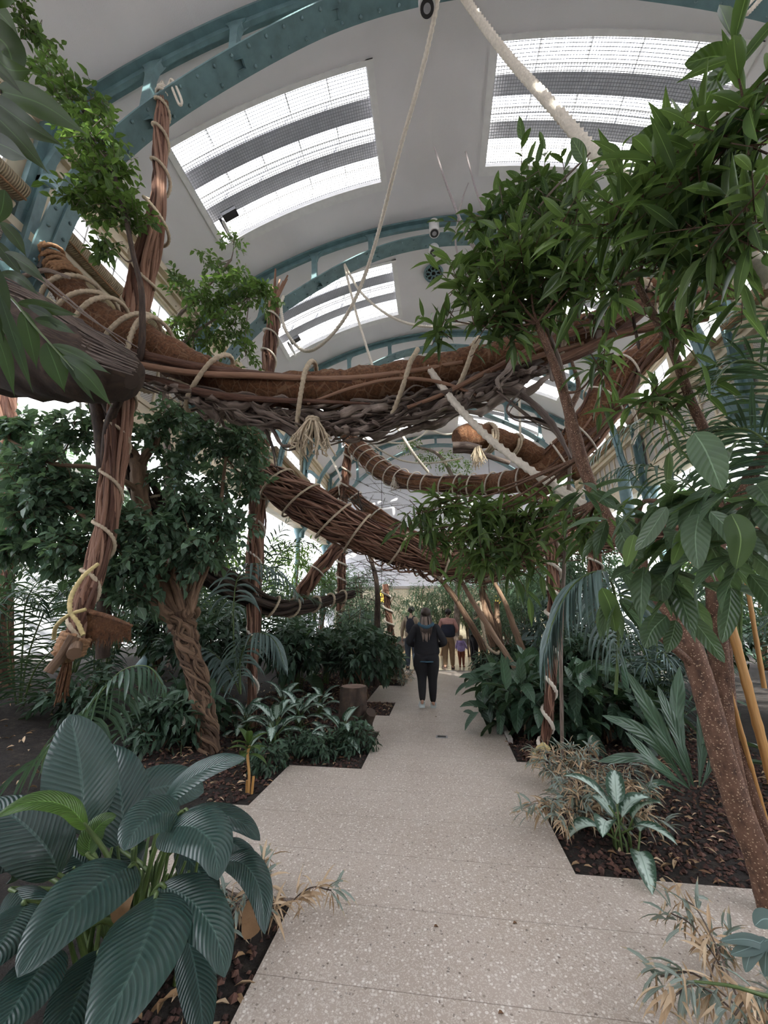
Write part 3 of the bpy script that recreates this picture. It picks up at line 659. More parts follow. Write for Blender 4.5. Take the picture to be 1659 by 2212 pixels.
g = Geo(); g.rope([at(212, 1218, 3.2), at(180, 1245, 3.1), at(155, 1285, 3.05), at(152, 1320, 3.0), at(168, 1345, 3.0), at(180, 1372, 3.0)], .017, 8); g.rope([at(186, 1316, 3.05), at(150, 1328, 3.0), at(122, 1352, 3.02), at(116, 1380, 3.1)], .016, 8); obj('loose_rope', g, MT['rope_yellow'], t1, label='thick yellow rope crossing below')
g = Geo(); g.tube([at(160, 1375, 3.2), at(135, 1415, 3.15), at(104, 1452, 3.1)], [.05, .045, .04], 9, rough=.05); g.tube([at(165, 1395, 3.2), at(160, 1412, 3.1)], [.05, .055], 9); obj('stub', g, MT['bark_fig'], t1)
g = Geo()
for i in range(150):
    s_ = rng.random(); a = at(188+s_*95, 1322+s_*28+rng.normal(0, 3), 3.35); g.tube([a, a+np.array([.02, 0, -.10-.04*(1-s_)]), a+np.array([rng.normal(.03, .03), 0, -.30+.18*s_+rng.normal(0, .03)])], [.008, .006, .002], 4, cap=False, tint=rng.random())
g.tube([at(180, 1318, 3.35), at(235, 1332, 3.35), at(286, 1352, 3.35)], [.03, .022, .012], 6); obj('coir_flap', g, MT['coir'], t1, label='brown palm fibre flap')
g = Geo(); c = at(352, 200, 3.4); coil(g, c, (.1, 0, 1), .075, .018, 3, .12); g.rope([at(362, 188, 3.45), at(372, 172, 3.45), at(392, 216, 3.3), at(386, 224, 3.3), at(368, 180, 3.4)], .016, 7); g.rope([at(355, 190, 3.5), at(350, 176, 3.6), at(340, 200, 3.4)], .016, 7); obj('lashing', g, MT['rope_pale'], t1)
# ---- slings
def sling(name, label, path, coir=True, nst=14, rst=.22, wraps=(), wr=.024, core=1., mat='bark_stick', wrapmat='rope', twist=.3, rooted=None, cat='sling', flat=False, coirlab=None, woff=1.22):
    Pc = pxc(path); P = smooth(Pc, 8); R = interp_r(P, path, pxr(path))
    t_ = thing(name, label, cat, P[len(P)//2], 'coir and vine slings across the hall')
    if coir:
        g = Geo(); Pr = resample(Pc, .06); Rr = np.interp(np.linspace(0, 1, len(Pr)), np.linspace(0, 1, len(R)), R)
        g.tube(Pr, Rr*core*(1+.05*np.sin(np.arange(len(Pr))*.9)), 18, rough=.035); obj('coir_core', g, MT['coir'], t_)
    if nst:
        g = Geo(); stems(g, P, R, nst, rst, twist, .95 if coir else .88, 6, .35); 
        if not coir: g.tube(P, R*.55, 8, rough=.1, tint=0.)
        obj('vine_stems', g, MT[mat], t_)
    T, X, Y = frames(P)
    for k, w in enumerate(wraps):
        tt, sc, dn, tilt = (list(w)+[0]*4)[:4] if isinstance(w, (tuple, list)) else (w, woff, 0., 0.)
        sc = sc or woff; i = int(tt*(len(P)-1)); a = np.linspace(0, 2*math.pi*1.04, 30); r = R[i]*sc
        Yz = Y[i] if Y[i][2] > 0 else -Y[i]
        Q = P[i]+X[i]*(r*np.cos(a))[:, None]+Yz*((r*np.sin(a))-dn*R[i]*(np.sin(a) < 0)*np.abs(np.sin(a)))[:, None]+T[i]*(tilt*R[i]*np.sin(a+.6))[:, None]
        g = Geo(); g.rope(Q, wr, 8, tint=rng.random()); obj('rope_wrap', g, MT[wrapmat], t_)
    return t_, P, R
B1 = [(112, 556, 3.55, 20), (150, 625, 3.6, 34), (200, 685, 3.62, 38), (270, 722, 3.68, 40), (350, 762, 3.75, 40), (450, 808, 3.85, 34), (560, 840, 3.95, 34), (700, 842, 4.0, 40), (820, 830, 4.02, 42), (930, 808, 4.02, 40), (1050, 782, 4.0, 38), (1180, 745, 3.95, 38), (1300, 700, 3.9, 36), (1400, 640, 3.85, 32), (1480, 560, 3.75, 30), (1560, 470, 3.7, 26), (1640, 400, 3.6, 24)]
b1, Pb1, Rb1 = sling('coir_sling', 'big brown coir sling with dried roots sagging across the hall nearest the viewer', B1, True, 0,
    wraps=[(.083, 1.45, .3, .3), (.12, 1.5, .5, .5), (.155, 1.5, .6, .3), (.21, 1.5, .7, .6), (.245, 1.5, .8, -.6), (.325, 1.5, 1.2, .6), (.425, 1.5, 1.6, .4), (.525, 1.3, 1.1, 1.2), (.60, 1.3, 1.0, 1.3), (.70, 1.3, .4, .6), (.80, 1.3, .3, .5)], wr=.027, cat='hanging sling')
def pxtube(g, pts, hw, sides=8, tint=.5, rough=.03, flat=1.):
    Q = smooth([at(*p) for p in pts], 6); w = np.interp(np.linspace(0, 1, len(Q)), np.linspace(0, 1, len(hw)), hw)*np.array([mpp(q) for q in Q]); g.tube(Q, w, sides, tint=tint, rough=rough, flat=flat)
sticks = [([(163, 737, 3.35), (300, 766, 3.5), (450, 797, 3.6), (600, 812, 3.7), (760, 826, 3.8), (880, 822, 3.9)], [10, 11, 10, 7, 5, 3], .2),
 ([(215, 768, 3.4), (300, 788, 3.45), (420, 806, 3.55), (560, 812, 3.65), (720, 818, 3.75), (860, 806, 3.8), (1000, 782, 3.8)], [7, 8, 7, 7, 6, 6, 4], .95),
 ([(230, 800, 3.5), (330, 820, 3.6), (450, 850, 3.6), (560, 862, 3.7), (700, 868, 3.75), (800, 872, 3.8)], [9, 9, 9, 7, 5, 2], .15),
 ([(664, 872, 3.75), (760, 838, 3.72), (860, 818, 3.72), (960, 828, 3.75), (1060, 868, 3.85)], [3, 4, 4, 4, 3], .9),
 ([(880, 880, 3.8), (960, 850, 3.75), (1060, 800, 3.75), (1160, 770, 3.75), (1260, 742, 3.7)], [4, 5, 6, 6, 5], .7),
 ([(1060, 800, 3.7), (1200, 730, 3.6), (1320, 690, 3.6), (1420, 640, 3.5), (1590, 632, 3.4)], [6, 9, 12, 13, 14], .35),
 ([(1200, 780, 3.75), (1330, 725, 3.7), (1440, 700, 3.6), (1530, 682, 3.5)], [8, 9, 10, 12], .4),
 ([(1100, 815, 3.85), (1250, 768, 3.8), (1360, 700, 3.75), (1470, 600, 3.6)], [6, 8, 8, 6], .2),
 ([(130, 640, 3.45), (200, 705, 3.5), (290, 745, 3.5), (380, 790, 3.6)], [3, 4, 4, 3], .9)]
for p_, h_, tn in sticks:
    p_ = [(u, v, Y+(.05 if Y < 3.72 and u < 700 else .02)) for u, v, Y in p_]; g = Geo(); pxtube(g, p_, h_, 9, tn); obj('stick', g, MT['bark_stick'], b1)
# dried roots and bark strips slung underneath
g = Geo()
base = [(300, 815, 3.7), (400, 850, 3.8), (500, 880, 3.9), (600, 900, 3.95), (700, 915, 4.), (800, 905, 4.), (900, 880, 4.), (1000, 850, 4.), (1100, 822, 3.95), (1200, 790, 3.9)]
thick = [10, 22, 32, 40, 46, 46, 42, 34, 24, 14]
for i in range(130):
    a = rng.random()*.8; b = min(1, a+.12+rng.random()*.3); k = np.linspace(a, b, 12)*(len(base)-1)
    bu = np.interp(k, range(len(base)), [q[0] for q in base]); bv = np.interp(k, range(len(base)), [q[1] for q in base]); bY = np.interp(k, range(len(base)), [q[2] for q in base]); th_ = np.interp(k, range(len(base)), thick)
    o = rng.normal(0, .55)*th_; Q = [at(u+rng.normal(0, 3), v+oo*1.0+rng.normal(0, 4), Y+rng.normal(0, .05)-.12*(i % 3-1)) for u, v, Y, oo in zip(bu, bv, bY, o+6*np.sin(np.arange(12)*1.3+i))]
    w = (3+rng.random()*10)*mpp(Q[0])*np.sin(np.linspace(.25, 2.9, 12)); w = np.interp(np.linspace(0, 1, len(smooth(Q, 4))), np.linspace(0, 1, 12), w)
    g.tube(smooth(Q, 4), w, 6, tint=rng.random(), flat=.35, rough=.1)
for i in range(26):   # curled bark scraps and dry leaves on the upper side at right
    u = 1190+rng.random()*230; v = 720-(u-1190)*.35+rng.normal(0, 22); c = at(u, v, 3.6); d = rng.normal(0, 1, 3); Q = [c, c+d*.05+[0, 0, .03], c+d*.10+[0, 0, -.04], c+d*.12+[0, 0, -.12]]
    g.tube(smooth(Q, 4), [.01]+[.03]*(len(smooth(Q, 4))-2)+[.005], 6, flat=.15, tint=rng.random(), rough=.1)
obj('dried_roots', g, MT['bark_grey'], b1, label='grey brown dried roots and bark strips')
for p_, h_ in (([(550, 880, 3.95), (590, 930, 3.9), (610, 962, 3.85), (640, 955, 3.85), (660, 925, 3.9), (668, 890, 3.95)], [8, 8, 6, 8, 9, 10]),
               ([(560, 880, 4.), (575, 930, 4.), (590, 975, 4.), (595, 1010, 4.)], [8, 7, 4, 2]), ([(540, 875, 3.9), (600, 905, 3.8), (650, 930, 3.8)], [10, 9, 6]),
               ([(244, 788, 3.3), (285, 818, 3.25), (330, 838, 3.3), (365, 850, 3.4)], [7, 8, 6, 2]),
               ([(1050, 836, 3.9), (1120, 850, 3.7), (1170, 890, 3.6), (1205, 935, 3.5), (1232, 990, 3.4)], [12, 14, 14, 12, 5]),
               ([(1075, 845, 3.8), (1150, 905, 3.7), (1190, 925, 3.7), (1215, 960, 3.7)], [4, 5, 5, 3]), ([(1130, 840, 3.6), (1095, 880, 3.6), (1110, 900, 3.6), (1160, 905, 3.7), (1215, 930, 3.7)], [5, 4, 4, 5, 3]),
               ([(1110, 770, 3.7), (1095, 800, 3.6), (1075, 820, 3.6), (1080, 840, 3.6)], [8, 10, 8, 4]),
               ([(460, 880, 3.8), (470, 900, 3.8), (464, 915, 3.8)], [6, 9, 2])):
    g = Geo(); pxtube(g, p_, h_, 8, rng.random(), .12, .5); pxtube(g, [(u+6, v+9, Y+.05) for u, v, Y in p_], [x*.5 for x in h_], 6, rng.random(), .1, .5); obj('dried_root', g, MT['bark_grey'], b1)
g = Geo(); c = at(675, 912, 3.75); tassel(g, c, .13, .42, 46, .011, .9); coil(g, c+[0, 0, .02], (0, 0, 1), .06, .02, 2, .06); obj('tassel', g, MT['rope'], b1, label='frayed grey rope tassel')
g = Geo()
for i, (u, v) in enumerate([(112, 548), (118, 566), (126, 580), (134, 592), (144, 603)]): coil(g, at(u, v, 3.53), (.6, .1, -1), .13+.012*i, .026, 1.6, .06, ph=i)
obj('end_lashing', g, MT['rope_brown'], b1)
g = Geo(); coil(g, at(160, 660, 3.6), (.8, .1, -.9), .17, .02, 1.2, .05); obj('rope_wrap', g, MT['rope'], b1)
g = Geo(); g.tube([at(88, 505, 3.5), at(96, 540, 3.42), at(92, 565, 3.4), at(84, 580, 3.4)], .03, 6, rough=.2); g.tube([at(100, 520, 3.5), at(112, 545, 3.5)], .02, 6); obj('chain', g, MT['dark_metal'], b1, label='black hanging chain')
g = Geo(); pxtube(g, [(20, 602, 3.3), (60, 594, 3.35), (100, 584, 3.3), (150, 600, 3.3)], [4, 5, 5, 3], 7, .8); obj('stick', g, MT['bark_grey'], b1)
# hollow log at left
lg = thing('hollow_log', 'massive dark hollow log at the left edge behind the narrow leaves', 'log', at(120, 780, 2.7))
g = Geo(); Q = smooth([at(-120, 690, 2.6), at(-20, 728, 2.65), (at(90, 762, 2.7)), at(190, 790, 2.75), at(262, 812, 2.8), at(285, 822, 2.82)], 8); w = np.interp(np.linspace(0, 1, len(Q)), [0, .25, .5, .75, .93, 1], [135, 115, 88, 62, 42, 20])*np.array([mpp(q) for q in Q]); g.tube(Q, w, 22, rough=.035); obj('log', g, MT['bark_dark'], lg)
g = Geo()
for i in range(30):
    o = rng.normal(0, 50); pxtube(g, [(-20, 640+o*.8, 2.35), (80, 680+o*.7, 2.42), (180, 735+o*.5, 2.5), (270+rng.random()*30, 785+o*.3, 2.55)], [3, 6*rng.random()+2, 4, 2], 5, rng.random(), .05, .5)
obj('bark_strips', g, MT['bark_grey'], lg)
B2 = [(560, 1015, 6.35, 24), (600, 1045, 6.3, 36), (660, 1085, 6.3, 42), (730, 1128, 6.35, 42), (800, 1160, 6.4, 36), (880, 1190, 6.5, 32), (960, 1212, 6.6, 32), (1040, 1216, 6.7, 30), (1130, 1195, 6.8, 28), (1230, 1165, 6.9, 28), (1350, 1150, 7.0, 28), (1500, 1150, 7.1, 26), (1650, 1160, 7.2, 26)]
b2, Pb2, Rb2 = sling('vine_sling', 'second sling of red brown sticks sweeping low across the hall behind the near one', B2, False, 125, .07, [(.09, 1.15, .1, .3), (.16, 1.15, .1, .4), (.24, 1.15, .1, .4), (.31, 1.15, .1, .3), (.40, 1.15, .1, .3), (.5, 1.15, .1, .2), (.6, 1.1, .1, .3)], .017, twist=.12, mat='bark_red', cat='hanging sling')
g = Geo(); Q = resample([at(585, 1028, 6.55), at(640, 1062, 6.55), at(700, 1100, 6.6), at(760, 1135, 6.7)], .07); g.tube(Q, np.interp(np.linspace(0, 1, len(Q)), [0, .4, 1], [.15, .22, .12]), 14, rough=.05); obj('coir_core', g, MT['coir'], b2)
g = Geo()
for i in range(90):
    s_ = rng.random(); k = s_*(len(Pb2)-14); i0 = int(k); Q = Pb2[i0:i0+12:2]+rng.normal(0, .06, (6, 3))+np.array([0, 0, -.22-.1*rng.random()]); g.tube(smooth(Q, 4), .008+.014*rng.random(), 5, tint=rng.random(), flat=.5, rough=.1)
obj('dried_roots', g, MT['bark_stick'], b2)
B3 = [(742, 934, 11.5, 12), (765, 958, 11.2, 17), (795, 990, 10.8, 20), (830, 1018, 10.3, 20), (880, 1038, 9.6, 18), (950, 1046, 8.9, 18), (1030, 1046, 8.3, 20), (1110, 1040, 7.7, 22), (1180, 1015, 7.2, 30), (1240, 960, 6.9, 38), (1290, 890, 6.7, 40), (1335, 820, 6.6, 36), (1400, 760, 6.5, 30), (1480, 690, 6.4, 26)]
b3, Pb3, Rb3 = sling('coir_sling', 'third sling, orange coir netted with white rope at left and sticks at right', B3, True, 22, .11, [(x, 1.2, .05, .3) for x in np.linspace(.03, .56, 17)]+[(.66, 1.15, 0, .3), (.72, 1.15, 0, .3), (.79, 1.15, 0, .3), (.87, 1.15, 0, .3)], .016, core=.9, mat='bark_stick', wrapmat='rope_pale', twist=.2, cat='hanging sling')
g = Geo(); tassel(g, at(722, 1040, 9.8)-np.array([0, 0, 0]), .1, .3, 6, .012); g = Geo(); tassel(g, at(855, 1030, 9.7), .12, .35, 30, .012, .6); obj('tassel', g, MT['rope_pale'], b3)
le = thing('coir_log', 'short coir covered log end with a grey rope tassel, hanging right of centre', 'log', at(1010, 948, 6.6))
g = Geo(); Q = smooth([at(985, 948, 6.4), at(1040, 942, 6.6), at(1110, 960, 6.9), at(1190, 1000, 7.2), at(1250, 1020, 7.4)], 8); g.tube(Q, np.interp(np.linspace(0, 1, len(Q)), [0, .08, .5, 1], [.16, .24, .19, .16]), 16, rough=.05); obj('coir_core', g, MT['coir'], le)
g = Geo(); tassel(g, at(1032, 966, 6.2), .10, .36, 34, .009, .5); obj('tassel', g, MT['rope'], le)
g = Geo(); coil(g, at(1052, 946, 6.62), (1, .5, 0), .27, .024, 2.3, .12); coil(g, at(1110, 962, 6.9), (1, .5, -.2), .22, .022, 2, .1); obj('rope_wrap', g, MT['rope'], le)
g = Geo(); pxtube(g, [(978, 962, 6.2), (1010, 962, 6.2), (1040, 968, 6.2)], [8, 8, 6], 9, .6); pxtube(g, [(978, 974, 6.3), (1020, 975, 6.3), (1100, 1000, 6.5)], [6, 7, 5], 8, .3); obj('stick', g, MT['bark_grey'], le)
B4 = [(205, 840, 4.5, 18), (240, 930, 4.7, 24), (290, 1030, 4.9, 26), (345, 1120, 5.1, 26), (430, 1215, 5.4, 26), (520, 1280, 5.8, 24), (600, 1312, 6.3, 18), (680, 1305, 7., 12), (740, 1288, 7.5, 9), (765, 1281, 7.7, 8)]
sling('vine_sling', 'dark low sling dropping behind the fig tree and rising by the middle posts', B4, False, 18, .22, [(.12, 1.1), (.3, 1.1), (.66, 1.2, 0, .5), (.72, 1.2, 0, .5), (.78, 1.3, 0, .5), (.84, 1.3, 0, .4), (.9, 1.3, 0, .4)], .02, mat='bark_dark', wrapmat='rope', twist=.3, cat='hanging sling')
B5 = [(640, 1300, 8.2, 14), (680, 1240, 8.4, 14), (720, 1195, 8.6, 13), (745, 1165, 8.8, 12), (775, 1140, 9., 10)]
sling('vine_sling', 'short bundle of dark sticks slanting up to the foot of the second sling', B5, False, 12, .25, [(.3, 1.2), (.6, 1.2)], .018, mat='bark_stick', wrapmat='rope_pale', cat='hanging sling')
B6 = [(700, 1080, 12., 10), (745, 1060, 12., 12), (790, 1095, 12., 14), (850, 1135, 12., 13), (920, 1165, 12.2, 12), (1000, 1150, 12., 12), (1060, 1110, 12., 14), (1120, 1080, 11.8, 14), (1200, 1050, 11.5, 12)]
sling('coir_sling', 'farthest coir sling, small, between the slender post and the leaves', B6, True, 16, .2, [(x, 1.25, 0, .3) for x in (.1, .2, .3, .4, .5, .6, .7, .8)], .022, core=.8, mat='bark_red', wrapmat='rope_pale', cat='hanging sling')
# ---- free ropes
def rope(label, pts, r, mat='rope_pale', group='ropes hanging from the roof', sides=9):
    g = Geo(); Q = [at(*p) for p in pts]; g.rope(Q, r, sides); o = obj('hanging_rope', g, MT[mat]); tag(o, label, 'rope', group); return o
rope('long twisted rope looping from the ceiling spotlight down to the splayed post top', [(952, -60, 3.3), (940, 30, 3.6), (905, 180, 4.1), (862, 330, 4.7), (805, 545, 5.8), (755, 670, 6.4), (700, 740, 6.8), (655, 757, 7.), (618, 715, 7.1), (607, 665, 7.2), (612, 640, 7.3)], .034)
rope('thick pale rope crossing the big right skylight diagonally', [(975, -60, 3.75), (1010, 5, 3.55), (1100, 125, 3.3), (1190, 225, 3.0), (1270, 315, 2.75), (1335, 375, 2.6), (1440, 450, 2.35), (1550, 520, 2.1), (1600, 552, 2.0), (1680, 600, 1.9)], .05, 'rope_pale', sides=12)
rope('thin rope falling from the second arch straight down through the near sling', [(744, 572, 7.45), (765, 660, 7.2), (792, 750, 6.8), (815, 820, 6.5), (850, 905, 6.4), (890, 975, 6.6), (925, 1020, 6.9)], .026)
rope('thin rope swinging from the second arch to the right under the middle skylight', [(744, 570, 7.45), (775, 625, 7.3), (820, 668, 7.1), (870, 695, 6.9), (930, 706, 6.7), (1000, 700, 6.4), (1080, 690, 6.2)], .026)
rope('thick rope running down from the near sling towards the right vine post', [(920, 786, 3.85), (955, 835, 3.8), (1000, 890, 3.7), (1060, 950, 3.6), (1130, 1005, 3.5), (1200, 1052, 3.4), (1262, 1090, 3.3)], .036)
rope('thin rope above the netted sling, upper one of the far loops', [(772, 925, 11.5), (820, 950, 12), (865, 957, 12.5), (905, 945, 13), (935, 915, 13.5), (950, 880, 14)], .03)
rope('thin rope above the netted sling, lower one of the far loops', [(770, 930, 11.5), (815, 968, 12), (870, 995, 12.5), (930, 1000, 13), (1000, 990, 13)], .03)
rope('thin rope hanging vertically beyond the second arch on the right', [(1122, 860, 11), (1124, 950, 11), (1126, 1040, 11), (1126, 1100, 11)], .035)
rope('thin far rope reaching from the third skylight to the coir log', [(872, 885, 12), (905, 915, 12), (960, 938, 11.5), (1000, 930, 11)], .03)
rope('rope tied between the far left wall and the slender post', [(712, 985, 15.5), (726, 1010, 14.5), (738, 1040, 13), (742, 1060, 12.4)], .04)
rope('short rope coil hanging on the right vine post top', [(1195, 1030, 5.2), (1208, 1070, 5.15), (1222, 1085, 5.1), (1240, 1065, 5.1), (1228, 1052, 5.1), (1212, 1068, 5.1), (1225, 1090, 5.1), (1250, 1070, 5.1), (1262, 1058, 5.1)], .03)
rope('rope looped over the nearest arch at the top right corner', [(1650, -10, 3.3), (1622, 22, 3.3), (1612, 30, 3.3), (1606, 22, 3.35), (1630, -5, 3.4), (1655, -20, 3.4)], .022)
rope('rope stub tied to the foot of the far right arch', [(1360, 868, 7.2), (1372, 900, 7.2), (1376, 930, 7.3), (1366, 960, 7.3)], .03)
# ---- rolled blinds along the clerestory
for side, x, sg in (('left', XL+.34, 1), ('right', XR-.34, -1)):
    for k, (ya, yb) in enumerate([(3.52-S+.3, 3.52-.25)]+[(3.52+S*i+.25, 3.52+S*(i+1)-.25) for i in range(5)]):
        if yb > YE: yb = YE-.2
        if yb < 1.2 and side == 'right': continue
        nm = ['beside the viewer', 'in the bay between the first two arches', 'in the bay between the second and third arch', 'in the bay beyond the third arch', 'in the bay beyond the fourth arch', 'in the last bay before the end wall'][k]
        o = thing('rolled_blind', f'rolled tan blind under the {side} windows {nm}', 'blind', (x, ya, 7.18), 'rolled blinds under the windows')
        g = Geo(); n = int((yb-ya)/.1); ys = np.linspace(ya, yb, n); sag = .04*np.sin((ys-ya)/(yb-ya)*math.pi); g.tube(np.stack([x+0*ys, ys, 7.20-sag], -1), .135, 16); obj('roll', g, MT['blind_cloth'], o)
        g = Geo(); g.tube(np.stack([x+sg*.10+0*ys, ys, 7.10-sag-.05*np.abs(np.sin(ys*1.6))], -1), .016, 5); obj('cord', g, MT['rope_brown'], o)
        g = Geo(); g.tube([(x-sg*.12, ya, 7.0), (x-sg*.12, yb, 7.0)], .07, 10); obj('pipe', g, MT['cream'], o)
# ================================================================ foliage materials
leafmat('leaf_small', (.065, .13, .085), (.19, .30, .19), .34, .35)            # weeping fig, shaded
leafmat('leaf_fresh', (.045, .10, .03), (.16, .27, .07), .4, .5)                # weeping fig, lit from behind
leafmat('leaf_alii', (.040, .082, .034), (.17, .26, .085), .34, .5, vein=0)
leafmat('leaf_mango', (.008, .024, .007), (.028, .068, .016), .55, .3, spec=.25)       # narrow long fig leaves
leafmat('leaf_broad', (.035, .075, .04), (.13, .20, .12), .34, .35, vein=9, veinbump=.25)
leafmat('leaf_hero', (.010, .032, .028), (.038, .080, .068), .30, .08, vein=21, veincol=(.07, .13, .11), veinbump=.28, veinmix=.45)
leafmat('leaf_hero_pale', (.05, .12, .02), (.10, .20, .04), .34, .25, vein=22, veinbump=.5)
leafmat('leaf_palm', (.026, .065, .042), (.10, .18, .125), .38, .2)
leafmat('leaf_palm_blue', (.07, .12, .11), (.18, .26, .245), .4, .15)
leafmat('leaf_dark', (.020, .055, .032), (.075, .145, .085), .38, .15, vein=8, veinbump=.3)
leafmat('leaf_silver', (.025, .075, .045), (.05, .12, .075), .4, .15, vein=9, veinbump=.1, patch=(.55, .68, .60))
leafmat('leaf_grey', (.15, .20, .17), (.30, .36, .31), .45, .15, edge=(.45, .36, .24))
leafmat('leaf_edge', (.02, .06, .015), (.09, .16, .04), .38, .3, vein=7, veinbump=.2, veincol=(.25, .4, .15))
leafmat('needle', (.012, .03, .02), (.045, .075, .06), .5, .1)
# ================================================================ mulch, litter
def scatter_xy(poly_rects, n):
    A = np.array([(b-a)*(d-c) for a, b, c, d in poly_rects]); k = rng.choice(len(A), n, p=A/A.sum()); R_ = np.array(poly_rects)[k]
    return np.stack([R_[:, 0]+rng.random(n)*(R_[:, 1]-R_[:, 0]), R_[:, 2]+rng.random(n)*(R_[:, 3]-R_[:, 2])], -1)
bedsL = [(-1.6, -.87, .8, 2.5), (-3.4, -1.66, 3.57, 6.5), (-1.62, -.85, 4.47, 5.76), (-1.7, -1.16, 5.8, 6.6), (-1.5, -.83, 6.65, 7.6), (-2.4, -1.38, 7.6, 9.2), (-1.5, -1.02, 9.28, 10.2), (-3.2, -1.7, 6.5, 11.)]
bedsR = [(.82, 3.6, 3.01, 3.88), (1.52, 3.5, 3.9, 6.9), (.82, 1.5, 4.9, 6.9), (1.37, 2.4, 6.95, 9.9), (.9, 1.4, 7.8, 8.78)]
CH = []   # six chip shapes
for side, beds, n in (('left', bedsL, 9000), ('right', bedsR, 9000)):
    g = Geo(); XY = scatter_xy(beds, n); s = .010+.016*rng.random(n)**1.5
    for (x, y), r in zip(XY, s):
        z = hsoil(x, y)+r*.35
        d = N3(rng.normal(0, 1, (6, 3)))*np.array([1.2, .9, .6])*r; c = np.array([x, y, z])
        D6 = np.array([[1, 0, 0], [-1, 0, 0], [0, 1, 0], [0, -1, 0], [0, 0, .7], [0, 0, -.7]])*r*(.7+.6*rng.random((6, 1)))
        a = rng.random()*3.14; ca, sa = math.cos(a), math.sin(a); D6 = D6 @ np.array([[ca, sa, 0], [-sa, ca, 0], [0, 0, 1]])
        g.add(c+D6, tris=[[0, 2, 4], [2, 1, 4], [1, 3, 4], [3, 0, 4], [2, 0, 5], [1, 2, 5], [3, 1, 5], [0, 3, 5]], c=rng.random())
    o = obj('bark_mulch', g, MT['mulch'], None, False); tag(o, f'red brown lava chip mulch covering the {side} planting beds', 'mulch', kind='stuff')
    g = Geo(); n2 = 1100; XY = scatter_xy(beds, n2); Z = np.array([hsoil(x, y) for x, y in XY])+.014
    if side == 'left': X2 = scatter_xy([(-6, -2.6, 3., 8.)], 500); XY = np.vstack([XY, X2]); Z = np.concatenate([Z, [hsoil(x, y)+.02 for x, y in X2]])
    n2 = len(XY); dd = rng.normal(0, 1, (n2, 3)); dd[:, 2] = np.abs(dd[:, 2])*.15
    leaves(g, np.column_stack([XY, Z]), dd, N3(np.array([0, 0, 1.])+rng.normal(0, .4, (n2, 3))), .04+.06*rng.random(n2), .012+.018*rng.random(n2), 'lance', .5, .5, 3, 2)
    o = obj('leaf_litter', g, MT['dry_leaf'], None); tag(o, f'dry fallen leaves scattered over the {side} beds', 'fallen leaves', kind='stuff')
g = Geo()
for u, v in ((937, 2002), (1076, 2190), (1108, 1995), (940, 1548)):
    c = ground(u, v, .004); leaves(g, [c], [[1, .3, 0]], [[0, 0, 1]], .025, .015, 'ell', .2, .5, 3, 2, .1)
o = obj('fallen_scraps', g, MT['dry_leaf']); tag(o, 'tiny dark leaf scraps lying on the open path', 'fallen leaves', kind='stuff')
# ================================================================ hero plant bottom left
hp = thing('peace_lily', 'large dark glossy peace lily with ribbed leaves filling the bottom left corner', 'plant', (-1.6, 2.0, 0))
cam = CC
HB = np.array([-1.42, 1.98, -.02])
def hero(base, mid, tip, wpx, mat='leaf_hero', tint=.5, nz=(0, 0, 0), fold=.16, stem=True, kind='ell', curl=.12, root=None):
    """base/mid/tip = (u,v,Y); width in photo pixels at mid"""
    b, m, t_ = at(*base), at(*mid), at(*tip); w = wpx*mpp(m)
    look = N3(cam-m)+np.array(nz, float)
    g = Geo(); c1 = b+(m-b)*.5+(m-(b+t_)/2)*.28; c2 = t_+(m-t_)*.5+(m-(b+t_)/2)*.28
    blade(g, [b, c1, m, c2, t_], w, look, kind, fold, 26, 10, tint, .012, curl); o = obj('leaf', g, MT[mat], hp)
    if stem:
        r0 = HB+np.array([rng.normal(0, .09), rng.normal(0, .07), 0]) if root is None else root; g = Geo()
        g.tube(smooth([r0, r0+(b-r0)*.5+np.array([0, 0, .12]), b, b+(m-b)*.15], 6), np.linspace(.013, .007, 19), 7, tint=.5); obj('petiole', g, MT['stem_green'], hp)
U = (0, 0, 1.)
hero((178, 1800, 2.05), (175, 1675, 2.1), (152, 1543, 2.2), 132, tint=.75, nz=(0, 0, .1))
hero((262, 1835, 2.2), (258, 1700, 2.3), (222, 1608, 2.45), 105, tint=.35, nz=(0, 0, .3))
hero((268, 1745, 2.35), (350, 1700, 2.5), (440, 1712, 2.6), 110, tint=.6, nz=(0, 0, .9))
hero((352, 1742, 2.1), (425, 1672, 2.05), (530, 1640, 2.0), 66, tint=.85, nz=(0, 0, .9), fold=.25)
hero((188, 1788, 1.9), (110, 1732, 1.75), (-10, 1765, 1.6), 58, 'leaf_hero_pale', .7, nz=(0, 0, 1.4), fold=.3)
hero((192, 1850, 1.9), (205, 1795, 1.95), (252, 1762, 2.0), 46, 'leaf_hero_pale', .3, nz=(0, 0, .6), fold=.5)
hero((392, 1760, 1.95), (325, 1765, 1.8), (268, 1838, 1.65), 98, tint=.7, nz=(0, 0, .9), fold=.22)
hero((352, 1790, 1.9), (440, 1800, 1.75), (470, 1902, 1.62), 118, tint=.6, nz=(0, 0, .9), fold=.2)
hero((395, 1755, 2.2), (490, 1762, 2.1), (562, 1816, 2.0), 58, tint=.3, nz=(0, 0, 1.3))
hero((486, 1858, 2.1), (548, 1892, 2.), (572, 2018, 1.9), 62, tint=.35, nz=(.2, 0, .6), fold=.3)
hero((492, 1812, 2.2), (525, 1838, 2.15), (556, 1862, 2.1), 36, tint=.2, nz=(0, 0, 1.))
hero((290, 1868, 1.75), (178, 1940, 1.45), (38, 2112, 1.22), 150, tint=.55, nz=(0, 0, .9), fold=.2)
hero((338, 1930, 1.7), (310, 2040, 1.45), (190, 2275, 1.2), 176, tint=.6, nz=(0, 0, .8), fold=.16)
hero((346, 1912, 1.75), (440, 1975, 1.62), (486, 2112, 1.5), 104, tint=.4, nz=(.1, 0, .7), fold=.2)
